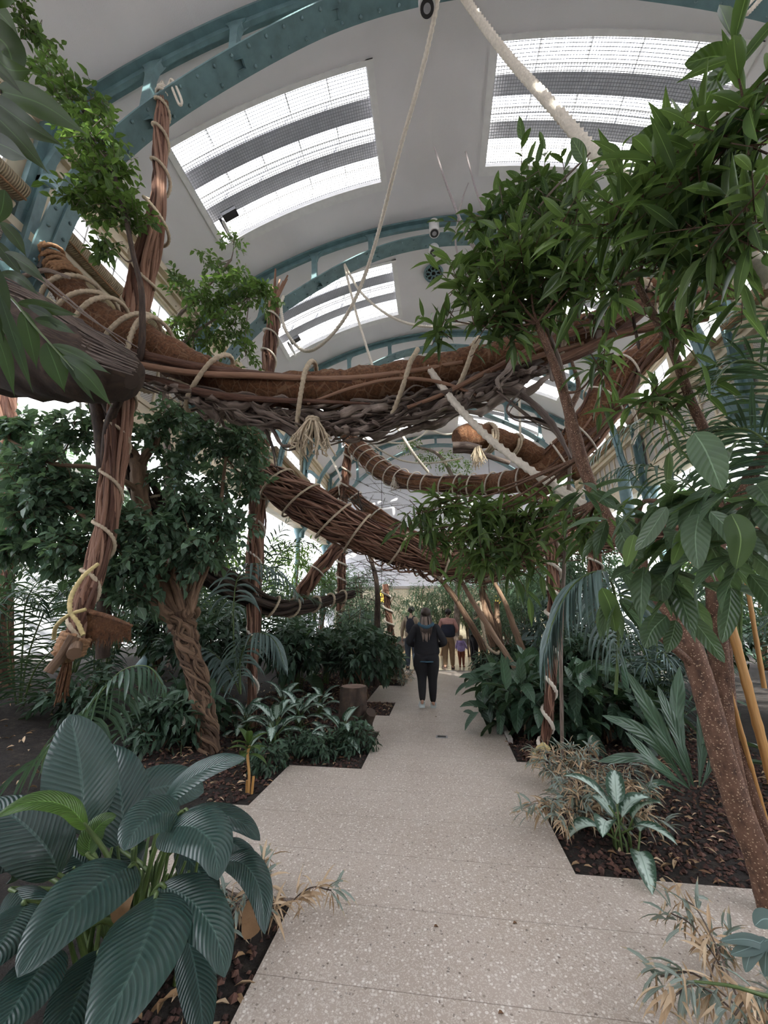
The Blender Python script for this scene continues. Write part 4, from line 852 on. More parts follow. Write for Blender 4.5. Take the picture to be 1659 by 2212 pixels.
hero((128, 1890, 1.95), (72, 1800, 1.9), (-30, 1730, 1.9), 120, tint=.2, nz=(0, 0, .6))
hero((60, 1950, 1.5), (20, 2010, 1.35), (-40, 2110, 1.2), 110, tint=.3, nz=(0, 0, .8))
hero((118, 2045, 1.4), (60, 2130, 1.25), (-20, 2260, 1.1), 118, tint=.25, nz=(0, 0, .9))
hero((220, 2050, 1.5), (170, 2150, 1.35), (120, 2290, 1.2), 110, tint=.1, nz=(0, 0, .8))
hero((398, 2010, 1.85), (425, 2110, 1.75), (440, 2260, 1.6), 76, tint=.05, nz=(0, 0, .6))
hero((60, 1880, 2.1), (20, 1850, 2.0), (-40, 1900, 1.9), 90, tint=.1, nz=(0, 0, .9))
hero((30, 1920, 1.9), (70, 1980, 1.7), (90, 2060, 1.55), 80, tint=.0, nz=(0, 0, .8))
hero((200, 1900, 2.2), (160, 1850, 2.2), (90, 1840, 2.2), 70, tint=.1, nz=(0, 0, .7))
hero((380, 1830, 2.1), (420, 1870, 2.1), (470, 1940, 2.0), 60, tint=.0, nz=(0, 0, .7))
hero((300, 1880, 2.4), (280, 1840, 2.4), (300, 1790, 2.4), 70, tint=.05)
g = Geo(); blade(g, [at(276, 1915, 1.75), at(262, 1955, 1.7), at(256, 1998, 1.7)], .07, N3(cam-HB), 'ell', .4, 10, 4, .4, .05); obj('dead_leaf', g, MT['dry_leaf'], hp, label='withered orange brown leaf'); g = Geo(); blade(g, [at(535, 1945, 2.), at(545, 1985, 2.), at(528, 2030, 1.98)], .10, N3(cam-HB), 'ell', .4, 10, 4, .3, .05)
obj('dead_leaf', g, MT['dry_leaf'], hp, label='withered brown leaf')
g = Geo()
for i in range(22):
    a = HB+rng.normal(0, .10, 3)*[1, .8, 0]; d = N3(rng.normal(0, .22, 3)+[0, 0, 1.2]); g.tube([a, a+d*.25, a+d*.5], [.012, .009, .006], 6, tint=rng.random())
obj('stalks', g, MT['stem_green'], hp)
# ================================================================ trees from sprays of twigs
def limb(g, pts, hw, tint=.5, sides=8): pxtube(g, pts, hw, sides, tint, .05)
def crown(g, gw, clusters, ll, lw, kind, nleaf=9, tl=.35, droop=.25, ldroop=.6, nl=3, nw=2, up=.2, spread=.9, r=.004, dens=1., tint=None, fold=.2, lean=None, lsz=.25):
    for c in clusters:
        u, v, Y, ru, rv, n = c[:6]; p = at(u, v, Y); m = mpp(p); rad = np.array([ru*m, (ru+rv)/2*m*.9, rv*m]); n = int(n*dens)
        o, d = ellip(n, p, rad*.8, .15); dd = N3(d*.8+rng.normal(0, .6, (n, 3))+np.array([0, 0, up])+(np.array(lean) if lean is not None else 0))
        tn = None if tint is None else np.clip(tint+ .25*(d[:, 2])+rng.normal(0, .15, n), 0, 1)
        twigs(g, gw, o-dd*tl*.5, dd, tl*(.7+.6*rng.random(n)), nleaf, ll, lw, kind, droop, ldroop, r, fold, nl, nw, tn, spread, 0., lsz)
def inner(gw, clusters, root, n=5, r=.02):   # boughs joining the clusters to the limb
    for c in clusters:
        p = at(*c[:3]); k = np.argmin([np.linalg.norm(p-q) for q in root]); q = root[k]; m = (p+q)/2+np.array([0, 0, -.05])+rng.normal(0, .04, 3)
        gw.tube(smooth([q, m, p], 5), np.linspace(r, r*.35, 11), 6, tint=.5, rough=.04)
        mm = mpp(p)
        for i in range(n):
            e = p+rng.normal(0, .5, 3)*np.array([c[3], c[3], c[4]])*mm; gw.tube([m*.3+p*.7, (p+e)/2+rng.normal(0, .03, 3), e], [r*.35, r*.25, r*.12], 5, cap=False, tint=.5)
# --- tree A: twisted fig at left of the path
tA = thing('fig_tree', 'fig tree with a braided twisted trunk and small round dark leaves, left of the path', 'tree', ground(462, 1625))
trunk = [(458, 1628, 4.7, 24), (445, 1560, 4.7, 24), (430, 1490, 4.68, 22), (412, 1420, 4.65, 22), (400, 1360, 4.62, 26), (395, 1320, 4.6, 30)]
P = smooth(pxc(trunk), 8); R = interp_r(P, trunk, pxr(trunk)); g = Geo(); stems(g, P, R, 30, .19, 1.0, .80, 8, .45, (0, 1)); g.tube(P, R*.7, 8, tint=.1, rough=.06); obj('trunk', g, MT['bark_fig'], tA)
limbs = [([(400, 1350, 4.6), (350, 1320, 4.5), (318, 1285, 4.4), (308, 1220, 4.4), (330, 1170, 4.4)], [16, 14, 12, 10, 8]), ([(395, 1330, 4.6), (370, 1290, 4.6), (352, 1240, 4.6), (340, 1190, 4.6), (318, 1130, 4.65), (306, 1090, 4.7), (300, 1030, 4.75), (296, 1000, 4.8), (270, 955, 4.85), (245, 925, 4.9)], [16, 15, 14, 14, 15, 16, 17, 15, 9, 5]),
 ([(300, 1010, 4.78), (318, 980, 4.8), (338, 955, 4.8), (340, 900, 4.8)], [12, 9, 7, 4]), ([(405, 1330, 4.6), (418, 1290, 4.65), (424, 1240, 4.7), (428, 1200, 4.7), (432, 1150, 4.7)], [12, 10, 8, 7, 4]),
 ([(400, 1345, 4.6), (385, 1290, 4.55), (372, 1240, 4.5), (378, 1180, 4.5), (365, 1120, 4.5)], [10, 9, 8, 7, 4]), ([(395, 1360, 4.6), (360, 1335, 4.5), (345, 1300, 4.45), (338, 1240, 4.5), (355, 1190, 4.5)], [8, 7, 7, 6, 4]),
 ([(310, 1250, 4.4), (290, 1240, 4.3), (265, 1235, 4.2)], [8, 7, 4]), ([(300, 1065, 4.7), (270, 1040, 4.5), (200, 1010, 4.2), (110, 1000, 4.0), (20, 950, 3.9)], [7, 6, 5, 5, 3]), ([(415, 1300, 4.65), (445, 1230, 4.7), (470, 1160, 4.8), (480, 1060, 4.9), (488, 990, 5.)], [7, 6, 5, 4, 3]), ([(310, 1240, 4.4), (200, 1130, 4.1), (90, 1060, 3.9)], [7, 5, 3])]
root = []
for i, (p_, h_) in enumerate(limbs):
    g = Geo(); limb(g, p_, h_, .5+.3*(i % 2)); obj('branch', g, MT['bark_fig'], tA); root += [at(*q) for q in p_]
g = Geo()
for i in range(26):
    k = rng.random(); a = (360+rng.random()*70, 1210+rng.random()*30, 4.55+rng.random()*.15); pxtube(g, [a, (a[0]*.6+395*.4+rng.normal(0, 8), 1270, 4.6), (395+rng.normal(0, 14), 1330, 4.58), (402+rng.normal(0, 10), 1390, 4.6)], [2, 3, 3.5, 2], 5, rng.random())
obj('aerial_roots', g, MT['bark_fig'], tA)
clA = [(70, 1010, 3.9, 95, 70, 60), (40, 930, 4.0, 70, 60, 30), (160, 930, 4.2, 80, 60, 34), (60, 1100, 3.8, 95, 70, 60), (170, 1060, 4.1, 85, 70, 55), (250, 1130, 4.2, 70, 60, 40), (30, 1180, 3.8, 70, 60, 34), (150, 1180, 3.9, 90, 60, 44), (330, 930, 4.8, 55, 60, 30), (370, 1010, 4.8, 60, 60, 24), (400, 1090, 4.5, 75, 65, 55), (330, 1140, 4.2, 70, 55, 44), (300, 1215, 4.1, 60, 50, 36), (430, 1190, 4.4, 70, 50, 40), (490, 1120, 4.7, 60, 60, 34), (450, 950, 5., 70, 65, 44), (530, 950, 5.1, 55, 60, 40), (540, 1030, 5.2, 50, 55, 26), (380, 900, 4.9, 55, 45, 22), (470, 1040, 5., 50, 50, 16), (290, 1290, 4.1, 40, 28, 12), (210, 1240, 3.9, 45, 30, 14)]
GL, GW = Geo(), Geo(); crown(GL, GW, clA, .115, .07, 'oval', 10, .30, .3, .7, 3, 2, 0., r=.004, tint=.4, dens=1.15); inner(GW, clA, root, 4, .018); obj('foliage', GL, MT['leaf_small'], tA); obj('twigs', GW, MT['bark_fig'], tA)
# --- tree B: upper left weeping fig by the windows
tB = thing('fig_tree', 'tall weeping fig with light green leaves climbing past the clerestory windows, top left', 'tree', (-3.9, 4.4, .3))
g = Geo(); limb(g, [(222, 1420, 4.4), (226, 1200, 4.2), (225, 1020, 4.1), (212, 900, 4.0), (190, 820, 3.9)], [14, 13, 14, 12, 9]); limb(g, [(225, 1020, 4.1), (240, 900, 3.9), (300, 780, 3.5), (306, 640, 3.3), (290, 560, 3.2), (266, 450, 3.1), (235, 350, 3.0), (190, 260, 3.0), (120, 140, 3.)], [10, 9, 7, 6, 5, 5, 4, 3, 2]); obj('trunk', g, MT['bark_dark'], tB)
root = [at(*q) for q in ((290, 560, 3.2), (266, 450, 3.1), (235, 350, 3.0), (190, 260, 3.0), (120, 140, 3.))]
clB = [(70, 70, 2.6, 40, 45, 7), (100, 150, 2.7, 45, 50, 11), (150, 210, 2.8, 60, 60, 24), (200, 290, 2.9, 70, 60, 40), (215, 370, 3.0, 75, 60, 46), (240, 440, 3.1, 70, 50, 34), (170, 420, 3., 45, 30, 12), (290, 470, 3.2, 40, 50, 18), (235, 520, 3.1, 40, 36, 10), (50, 40, 2.5, 50, 40, 8), (205, 210, 2.9, 40, 30, 8)]
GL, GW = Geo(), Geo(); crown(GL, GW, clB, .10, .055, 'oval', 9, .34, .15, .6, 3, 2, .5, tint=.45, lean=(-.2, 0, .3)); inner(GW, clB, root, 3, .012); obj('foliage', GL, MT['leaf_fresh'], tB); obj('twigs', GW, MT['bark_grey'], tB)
# --- tree C: middle weeping fig
tC = thing('fig_tree', 'weeping fig with bright small leaves between the two left post tops', 'tree', (-3.6, 6.6, .2))
g = Geo(); limb(g, [(372, 1440, 6.6), (366, 1200, 6.5), (362, 1000, 6.4), (358, 860, 6.3), (352, 760, 6.2), (380, 690, 6.1), (430, 640, 6.), (500, 560, 5.9)], [10, 9, 8, 7, 6, 4, 3, 2]); limb(g, [(352, 760, 6.2), (322, 670, 6.1), (318, 640, 6.1)], [5, 3, 2]); limb(g, [(355, 780, 6.2), (420, 720, 6.), (540, 640, 5.9)], [4, 3, 2]); obj('trunk', g, MT['bark_grey'], tC)
root = [at(*q) for q in ((352, 760, 6.2), (380, 690, 6.1), (430, 640, 6.), (500, 560, 5.9), (420, 720, 6.), (540, 640, 5.9))]
clC = [(400, 620, 6., 45, 40, 22), (450, 650, 5.9, 60, 50, 46), (520, 620, 5.9, 60, 50, 46), (570, 640, 5.9, 40, 40, 20), (470, 570, 5.9, 50, 35, 18), (505, 520, 5.8, 45, 22, 8), (430, 720, 6.1, 60, 40, 30), (500, 710, 6., 50, 50, 28), (380, 730, 6.2, 40, 50, 24), (530, 770, 6., 30, 40, 9), (350, 700, 6.2, 35, 50, 14), (420, 770, 6.3, 45, 25, 10)]
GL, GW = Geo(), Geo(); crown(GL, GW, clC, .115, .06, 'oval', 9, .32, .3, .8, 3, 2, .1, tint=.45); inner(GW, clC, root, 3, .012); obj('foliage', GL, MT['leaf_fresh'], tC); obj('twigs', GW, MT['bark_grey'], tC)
# --- tree D: far small fig in front of the end wall
tD = thing('fig_tree', 'small feathery fig crown far away in front of the end wall, under the near sling', 'tree', (.6, 14.5, 0))
g = Geo(); limb(g, [(985, 1400, 14.5), (990, 1200, 14.5), (985, 1060, 14.5), (950, 985, 14.5), (900, 965, 14.5)], [7, 6, 5, 4, 3]); obj('trunk', g, MT['bark_grey'], tD)
clD = [(885, 958, 14.5, 26, 22, 20), (920, 985, 14.5, 30, 22, 24), (965, 990, 14.5, 40, 26, 30), (1000, 1010, 14.5, 30, 30, 18), (985, 1100, 14.5, 50, 40, 30)]
GL = Geo(); crown(GL, None, clD, .13, .05, 'lance', 8, .4, .3, .6, 2, 1, .2, tint=.5); obj('foliage', GL, MT['leaf_fresh'], tD)
# --- right foreground fig with long leaves (three stems from one stool)
tR = thing('fig_tree', 'long leaved fig with several reddish dotted trunks rising at the right edge in front', 'tree', ground(1640, 1930))
stemsR = [([(1672, 1975, 2.8), (1640, 1860, 2.8), (1600, 1760, 2.8), (1562, 1640, 2.8), (1530, 1520, 2.8), (1500, 1420, 2.8), (1474, 1350, 2.85), (1420, 1280, 2.9), (1375, 1225, 3.), (1330, 1150, 3.1), (1290, 1080, 3.1), (1262, 1010, 3.1), (1240, 930, 3.05), (1218, 850, 3.), (1190, 770, 2.95), (1160, 700, 2.9)], [26, 26, 25, 24, 23, 22, 22, 18, 15, 13, 12, 12, 12, 10, 8, 6]),
 ([(1600, 1745, 2.85), (1572, 1620, 2.9), (1558, 1500, 2.95), (1550, 1380, 3.), (1545, 1260, 3.), (1546, 1190, 3.)], [20, 21, 19, 18, 17, 16]),
 ([(1690, 1880, 2.9), (1640, 1780, 2.95), (1600, 1640, 3.), (1580, 1540, 3.05), (1572, 1440, 3.1), (1568, 1330, 3.1)], [20, 16, 13, 11, 10, 8]),
 ([(1545, 1200, 3.), (1570, 1120, 2.9), (1640, 1000, 2.7), (1700, 920, 2.6)], [13, 14, 12, 11]), ([(1560, 1140, 2.9), (1530, 960, 2.7), (1490, 860, 2.6), (1466, 790, 2.5), (1440, 730, 2.4), (1400, 660, 2.3), (1376, 610, 2.2)], [9, 10, 9, 9, 8, 7, 5]),
 ([(1442, 735, 2.4), (1450, 660, 2.3), (1446, 540, 2.1), (1440, 440, 1.9)], [7, 6, 5, 4]), ([(1500, 1440, 2.8), (1450, 1395, 2.7), (1412, 1368, 2.65)], [9, 8, 7]),
 ([(1290, 1085, 3.1), (1250, 990, 3.15), (1228, 900, 3.2), (1250, 840, 3.2), (1235, 780, 3.2)], [10, 9, 8, 5, 3]), ([(1395, 1245, 2.95), (1380, 1100, 2.6), (1440, 1080, 2.2)], [8, 6, 4])]
root = []
for p_, h_ in stemsR:
    g = Geo(); pxtube(g, p_, h_, 12, .4, .025); obj('trunk' if h_[0] > 15 else 'branch', g, MT['bark_dotted'], tR); root += [at(*q) for q in p_]
GL, GW = Geo(), Geo()
cl1 = [(1010, 620, 3.0, 60, 50, 14), (1090, 600, 2.9, 80, 60, 26), (1170, 640, 2.9, 90, 70, 30), (1060, 700, 3.0, 90, 60, 24), (1150, 560, 2.8, 80, 50, 20), (1250, 600, 2.7, 80, 70, 26), (1290, 700, 2.7, 80, 60, 20), (960, 690, 3.1, 40, 40, 7), (1190, 760, 3., 80, 50, 16), (1000, 770, 3.1, 70, 30, 9), (1240, 500, 2.6, 80, 60, 22)]; cl1 = [c for c in cl1 if c[:2] not in ((1190, 760), (1290, 700), (1000, 770))]
crown(GL, GW, cl1, .23, .047, 'lance', 9, .42, .10, .45, 6, 2, .3, .85, .005, .62, .45, .3)
cl2 = [(1340, 480, 2.1, 90, 80, 22), (1420, 420, 1.9, 90, 90, 26), (1520, 400, 1.7, 100, 100, 26), (1590, 300, 1.5, 80, 90, 16), (1620, 480, 1.6, 80, 80, 14), (1400, 560, 2.1, 90, 50, 16), (1330, 600, 2.3, 50, 40, 8), (1640, 180, 1.4, 50, 90, 9), (1560, 560, 1.8, 60, 50, 10), (1480, 310, 1.8, 50, 50, 7)]
crown(GL, GW, cl2, .23, .042, 'lance', 9, .40, .10, .6, 6, 2, .2, .85, .005, .62, .25, .3)
cl3 = [(1400, 700, 2.3, 80, 60, 14), (1340, 780, 2.7, 80, 60, 14), (1490, 770, 2.3, 80, 60, 12), (1560, 840, 2.3, 80, 50, 10), (1420, 860, 2.6, 60, 40, 8), (1260, 820, 3., 50, 50, 8)]; cl3 = [(1460, 700, 2.2, 50, 40, 5), (1420, 860, 2.6, 60, 40, 7), (1300, 780, 2.8, 50, 30, 5)]
crown(GL, GW, cl3, .21, .042, 'lance', 8, .38, .15, .7, 6, 2, .2, .8, .005, 1., .4, .3)
cl4 = [(900, 1110, 4.0, 50, 30, 10), (960, 1085, 3.9, 60, 35, 14), (1030, 1110, 3.8, 70, 45, 22), (1110, 1120, 3.7, 70, 50, 24), (1180, 1100, 3.6, 60, 50, 16), (1060, 1190, 3.6, 70, 50, 20), (1250, 1120, 3.3, 60, 50, 12), (930, 1150, 3.9, 50, 30, 9), (1000, 1170, 3.8, 40, 30, 8), (1130, 1200, 3.5, 50, 60, 12)]
crown(GL, GW, cl4, .21, .042, 'lance', 9, .36, .25, .7, 6, 2, .05, .9, .005, .75, .5, .3)
inner(GW, cl1+cl2+cl3+cl4, root, 3, .013)
obj('foliage', GL, MT['leaf_alii'], tR); obj('twigs', GW, MT['bark_dotted'], tR)
# rosettes of big hanging leaves close to the viewer
GL = Geo()
def rosette(G, c, n, L, W, down=.5, kind='lance', tint=.4, nl=8, nw=4, droop=.7):
    p = at(*c); a = rng.random(n)*6.283; el = rng.normal(-down, .4, n); D = np.stack([np.cos(a)*np.cos(el), np.sin(a)*np.cos(el), np.sin(el)], -1)
    leaves(G, p+D*.03+rng.normal(0, .03, (n, 3)), D, N3(np.array([0, 0, 1.])+rng.normal(0, .3, (n, 3))), L*(.8+.4*rng.random(n)), W*(.8+.4*rng.random(n)), kind, droop, .2, nl, nw, np.clip(tint+rng.normal(0, .15, n), 0, 1), .01)
for c, n, L, W in (((1440, 1085, 1.75), 16, .26, .075), ((1560, 1060, 1.6), 16, .26, .08), ((1330, 1110, 2.0), 14, .26, .06), ((1500, 1150, 1.7), 12, .26, .08), ((1400, 1230, 1.9), 12, .25, .07), ((1600, 1180, 1.5), 12, .24, .07), ((1260, 1060, 2.4), 10, .24, .06), ((1480, 1260, 1.9), 10, .25, .07), ((1640, 1080, 1.5), 10, .24, .07), ((1340, 1290, 2.2), 9, .25, .06)):
    rosette(GL, c, n, L, W, .35)
obj('foliage', GL, MT['leaf_broad'], tR)
def pxleaf(parent, b, m, t_, w, mat, tint=.5, nz=(0, 0, 0), fold=.2, kind='ell', curl=.05, wave=.01):
    g = Geo(); B_, M_, T_ = at(*b), at(*m), at(*t_); blade(g, [B_, M_, T_], w*mpp(M_), N3(cam-M_)+np.array(nz, float), kind, fold, 18, 6, tint, wave, curl); return obj('leaf', g, MT[mat], parent)
for b, m, t_, w, mt, tn in (((1500, 935, 1.45), (1525, 975, 1.4), (1560, 1060, 1.35), 62, 'leaf_broad', .6), ((1510, 1110, 1.5), (1502, 1160, 1.45), (1508, 1230, 1.4), 52, 'leaf_broad', .8), ((1535, 1105, 1.4), (1580, 1150, 1.35), (1625, 1215, 1.3), 40, 'leaf_broad', .3),
 ((1440, 1095, 1.5), (1400, 1155, 1.45), (1372, 1190, 1.4), 34, 'leaf_broad', .7), ((1370, 1155, 1.6), (1362, 1185, 1.58), (1352, 1225, 1.55), 28, 'leaf_fresh', 1.), ((1482, 1140, 1.5), (1468, 1180, 1.5), (1452, 1220, 1.5), 26, 'leaf_fresh', .9),
 ((1340, 1150, 1.7), (1360, 1185, 1.7), (1390, 1205, 1.7), 40, 'leaf_broad', .7), ((1450, 1215, 1.8), (1430, 1250, 1.8), (1432, 1300, 1.8), 50, 'leaf_broad', .3), ((1580, 1110, 1.35), (1600, 1160, 1.3), (1590, 1230, 1.3), 50, 'leaf_alii', .2),
 ((1300, 1270, 2.2), (1318, 1310, 2.2), (1330, 1365, 2.2), 36, 'leaf_fresh', .4), ((1440, 1330, 2.), (1410, 1360, 2.), (1392, 1400, 2.), 44, 'leaf_broad', .2), ((1490, 1330, 1.9), (1530, 1380, 1.9), (1565, 1432, 1.85), 34, 'leaf_broad', .2), ((1460, 1340, 2.), (1452, 1375, 2.), (1440, 1410, 2.), 32, 'leaf_broad', .1),
 ((1580, 1270, 1.6), (1575, 1320, 1.6), (1560, 1390, 1.6), 36, 'leaf_broad', .1), ((1620, 1240, 1.5), (1660, 1290, 1.45), (1690, 1350, 1.4), 40, 'leaf_broad', .2), ((1345, 1235, 2.1), (1385, 1270, 2.1), (1440, 1300, 2.1), 34, 'leaf_broad', .35)):
    pxleaf(tR, b, m, t_, w, mt, tn)
# --- second right fig: broad rubber leaves on thin upright twigs
tQ = thing('rubber_fig', 'fig with broad oval leaves on thin twigs against the ceiling, right of the middle arch', 'tree', (2.6, 4.6, 0))
g = Geo(); limb(g, [(1215, 1640, 4.9), (1212, 1400, 4.7), (1222, 1150, 4.2), (1232, 960, 3.6), (1215, 800, 3.3), (1150, 640, 3.1), (1120, 540, 2.9), (1170, 440, 2.7), (1275, 330, 2.5)], [4, 4, 4, 4, 4, 4, 3, 2.5, 2]); limb(g, [(1120, 540, 2.9), (1060, 480, 2.9), (1010, 460, 2.9)], [3, 2, 2]); limb(g, [(1150, 600, 3.), (1130, 500, 2.8), (1140, 420, 2.8)], [3, 2, 2]); obj('trunk', g, MT['bark_grey'], tQ)
GL, GW = Geo(), Geo(); clQ = [(1040, 470, 2.9, 45, 35, 6), (1100, 440, 2.8, 50, 40, 7), (1170, 470, 2.8, 60, 45, 10), (1080, 530, 2.9, 60, 35, 10), (1200, 400, 2.7, 45, 40, 6), (1140, 400, 2.7, 40, 30, 3), (1250, 420, 2.6, 50, 50, 8), (1020, 560, 3., 40, 30, 4)]
crown(GL, GW, clQ, .15, .052, 'ell', 8, .40, .05, .4, 6, 3, .6, .8, .005, 1., .5, .2); obj('foliage', GL, MT['leaf_edge'], tQ); obj('twigs', GW, MT['bark_grey'], tQ)
for b, m, t_, w, tn in (((1262, 350, 2.4), (1250, 325, 2.4), (1235, 298, 2.4), 26, .2), ((1290, 330, 2.3), (1315, 322, 2.3), (1342, 330, 2.3), 20, .2), ((1580, 128, 1.5), (1540, 122, 1.5), (1478, 138, 1.5), 42, .3), ((1600, 150, 1.5), (1555, 165, 1.5), (1505, 200, 1.5), 36, .2), ((1600, 90, 1.5), (1590, 92, 1.5), (1572, 104, 1.5), 26, .9), ((1440, 300, 1.8), (1400, 310, 1.8), (1358, 330, 1.8), 60, .3), ((1510, 215, 1.7), (1470, 270, 1.7), (1445, 318, 1.7), 26, .1), ((1440, 400, 1.9), (1410, 395, 1.9), (1378, 410, 1.9), 60, .2)):
    pxleaf(tQ, b, m, t_, w, 'leaf_edge', tn, kind='ell')
dt = thing('bare_branch', 'pale bare forked branch rising against the grey ceiling near the round vent', 'branch', at(1015, 560, 3.4))
g = Geo()
for p_, h_ in (([(1045, 560, 3.3), (1015, 520, 3.3), (990, 465, 3.3), (965, 400, 3.3), (938, 318, 3.3)], [4, 4, 3, 2.5, 1.5]), ([(1045, 560, 3.3), (1052, 490, 3.3), (1025, 400, 3.3), (1006, 328, 3.3)], [3, 3, 2, 1.5]), ([(990, 465, 3.3), (1002, 420, 3.3), (1012, 395, 3.3)], [2, 1.5, 1]), ([(1010, 600, 3.3), (992, 560, 3.3), (984, 520, 3.3), (990, 470, 3.3)], [2.5, 2, 2, 2]), ([(1060, 640, 3.2), (1045, 560, 3.3)], [5, 4])): pxtube(g, p_, h_, 6, .6)
obj('fork', g, MT['dead_twig'], dt)
# --- near leaves at the top left edge
tL = thing('mango_tree', 'near tree outside the left edge whose long pointed dark leaves hang into the picture', 'tree', (-2.5, .7, 0))
for b, m, t_, w, tn in (((-5, 195, 1.0), (90, 225, 1.0), (190, 292, 1.02), 54, .6), ((-20, 212, 1.0), (60, 270, 1.), (142, 318, 1.02), 48, .25), ((-20, 240, .95), (40, 300, .95), (106, 376, .98), 52, .3), ((-30, 300, .95), (20, 320, .95), (62, 346, .95), 44, .05), ((-40, 60, 1.), (15, 100, 1.), (35, 185, 1.), 70, .2), ((-30, 0, 1.), (10, 40, 1.), (45, 90, 1.), 40, .8), ((-10, 120, .95), (20, 150, .95), (72, 152, .95), 50, .5), ((-40, 10, .9), (0, -8, .9), (34, 4, .9), 30, .9), ((-30, 130, .9), (10, 160, .9), (50, 205, .9), 20, .0)):
    pxleaf(tL, b, m, t_, w, 'leaf_mango', tn, kind='lance', nz=(0, 0, -.2))
g = Geo(); pxtube(g, [(-60, 150, 1.), (-5, 195, 1.), (8, 190, 1.)], [5, 4, 3], 6); obj('twig', g, MT['bark_grey'], tL)
g = Geo(); g.tube(smooth([(-2.5, .7, -.02), (-2.45, .72, 1.2), at(-150, 600, 1.15), at(-160, 300, 1.), at(-90, 120, 1.)], 6), np.linspace(.05, .012, 25), 8, rough=.05); g.tube(smooth([at(-150, 600, 1.15), at(-80, 590, 1.2), at(-40, 600, 1.2)], 5), .009, 6); g.tube(smooth([at(-160, 300, 1.), at(-100, 180, 1.), at(-60, 150, 1.)], 5), .009, 6); obj('trunk', g, MT['bark_grey'], tL)
for b, m, t_, w, tn in (((10, 545, 1.2), (60, 575, 1.2), (100, 612, 1.2), 30, .1), ((0, 480, 1.2), (30, 510, 1.2), (58, 556, 1.2), 26, .3), ((-10, 520, 1.2), (20, 560, 1.2), (50, 600, 1.2), 24, .1), ((0, 590, 1.2), (40, 600, 1.2), (86, 640, 1.2), 22, .1), ((38, 655, 1.2), (80, 660, 1.2), (172, 682, 1.2), 26, .15), ((60, 660, 1.2), (100, 680, 1.2), (125, 710, 1.2), 20, .2), ((75, 690, 1.2), (120, 700, 1.2), (165, 722, 1.2), 24, .4),
 ((50, 670, 1.2), (62, 720, 1.2), (80, 798, 1.2), 34, .7), ((100, 740, 1.2), (120, 790, 1.2), (140, 848, 1.2), 46, .8), ((110, 745, 1.2), (170, 770, 1.2), (240, 808, 1.2), 30, .6), ((130, 770, 1.2), (185, 810, 1.2), (243, 880, 1.2), 36, .9), ((140, 775, 1.2), (165, 810, 1.2), (205, 870, 1.2), 18, .2), ((0, 700, 1.15), (28, 730, 1.15), (50, 790, 1.15), 18, 1.), ((-20, 690, 1.15), (10, 770, 1.15), (32, 858, 1.15), 28, .9), ((0, 640, 1.15), (40, 760, 1.15), (72, 850, 1.15), 24, .5), ((-20, 560, 1.15), (0, 640, 1.15), (8, 740, 1.15), 34, .2), ((10, 410, 1.1), (5, 450, 1.1), (-10, 490, 1.1), 30, .1)):
    pxleaf(tL, b, m, t_, w, 'leaf_mango', tn, kind='lance', nz=(0, 0, -.1))
g = Geo(); pxtube(g, [(-40, 600, 1.2), (20, 640, 1.2), (70, 700, 1.2), (120, 755, 1.2), (160, 800, 1.2)], [3, 3, 2.5, 2, 1.5], 6); obj('twig', g, MT['stem_green'], tL)
# ================================================================ palms and undergrowth
def frond(G, GW, P, n, ll, lw, droop=1.2, a0=1.25, a1=.5, rw=.009, tint=.5, kind='lance', nl=6, up=.25, both=True, gap=0.):
    P = np.asarray(P); t = np.linspace(.14, .995, n); C = lerpcurve(P, t); T = N3(np.gradient(C, axis=0)); X = N3(np.cross(T, [0, 0, 1.]+0*T+1e-3)); Z = np.cross(X, T)
    B, D, Nn, L, W = [], [], [], [], []
    for sd in (-1, 1):
        a = a0+(a1-a0)*t; d = T*np.cos(a)[:, None]+X*sd*np.sin(a)[:, None]+Z*up+rng.normal(0, .05, (n, 3))
        B.append(C); D.append(N3(d)); Nn.append(Z+X*sd*-.25); l = ll*np.sin(np.pi*np.clip(t*.86+.12, 0, 1))**.6; L.append(l*(1+rng.normal(0, .06, n))); W.append(lw*(.6+.4*np.sin(np.pi*t)))
    leaves(G, np.vstack(B), np.vstack(D), np.vstack(Nn), np.concatenate(L), np.concatenate(W), kind, droop*(1+rng.normal(0, .15, 2*n)), .25, nl, 2, np.clip(tint+rng.normal(0, .12, 2*n), 0, 1))
    if GW is not None: GW.tube(P, np.linspace(rw, rw*.3, len(P)), 6, tint=.5)
def pxfrond(label, paths, n, ll, lw, mat, droop=1.2, tint=.5, a0=1.25, a1=.5, up=.25, group='palm fronds', root=None, name='palm'):
    t_ = thing(name, label, 'palm', root if root is not None else at(*paths[0][0]), None)
    for i, pth in enumerate(paths):
        P = smooth([at(*q) for q in pth], 8); g, gw = Geo(), Geo(); frond(g, gw, P, n, ll, lw, droop, a0, a1, .012, tint, up=up); f = obj('frond', g, MT[mat], t_); obj('rachis', gw, MT['stem_green'], f)
    return t_
pxfrond('arching palm frond with drooping blue green leaflets behind the big peace lily, left bed', [[(100, 1720, 3.3), (95, 1640, 3.3), (150, 1575, 3.25), (215, 1500, 3.2), (265, 1448, 3.2), (320, 1440, 3.2), (352, 1480, 3.2)]], 30, .52, .042, 'leaf_palm', 2.6, .75, a0=1.15, a1=.6, up=.0)
pxfrond('palm with a dangling silvery blue frond in front of the post, left of centre', [[(520, 1500, 5.3), (505, 1380, 5.25), (510, 1260, 5.2), (545, 1218, 5.1), (600, 1235, 5.), (650, 1290, 4.95)], [(520, 1500, 5.3), (520, 1420, 5.3), (550, 1370, 5.2), (590, 1380, 5.1), (615, 1440, 5.)], [(520, 1500, 5.3), (490, 1440, 5.3), (440, 1400, 5.2), (390, 1420, 5.1)]], 34, .50, .040, 'leaf_palm_blue', 2.2, .6, root=(-2.6, 5.3, 0))
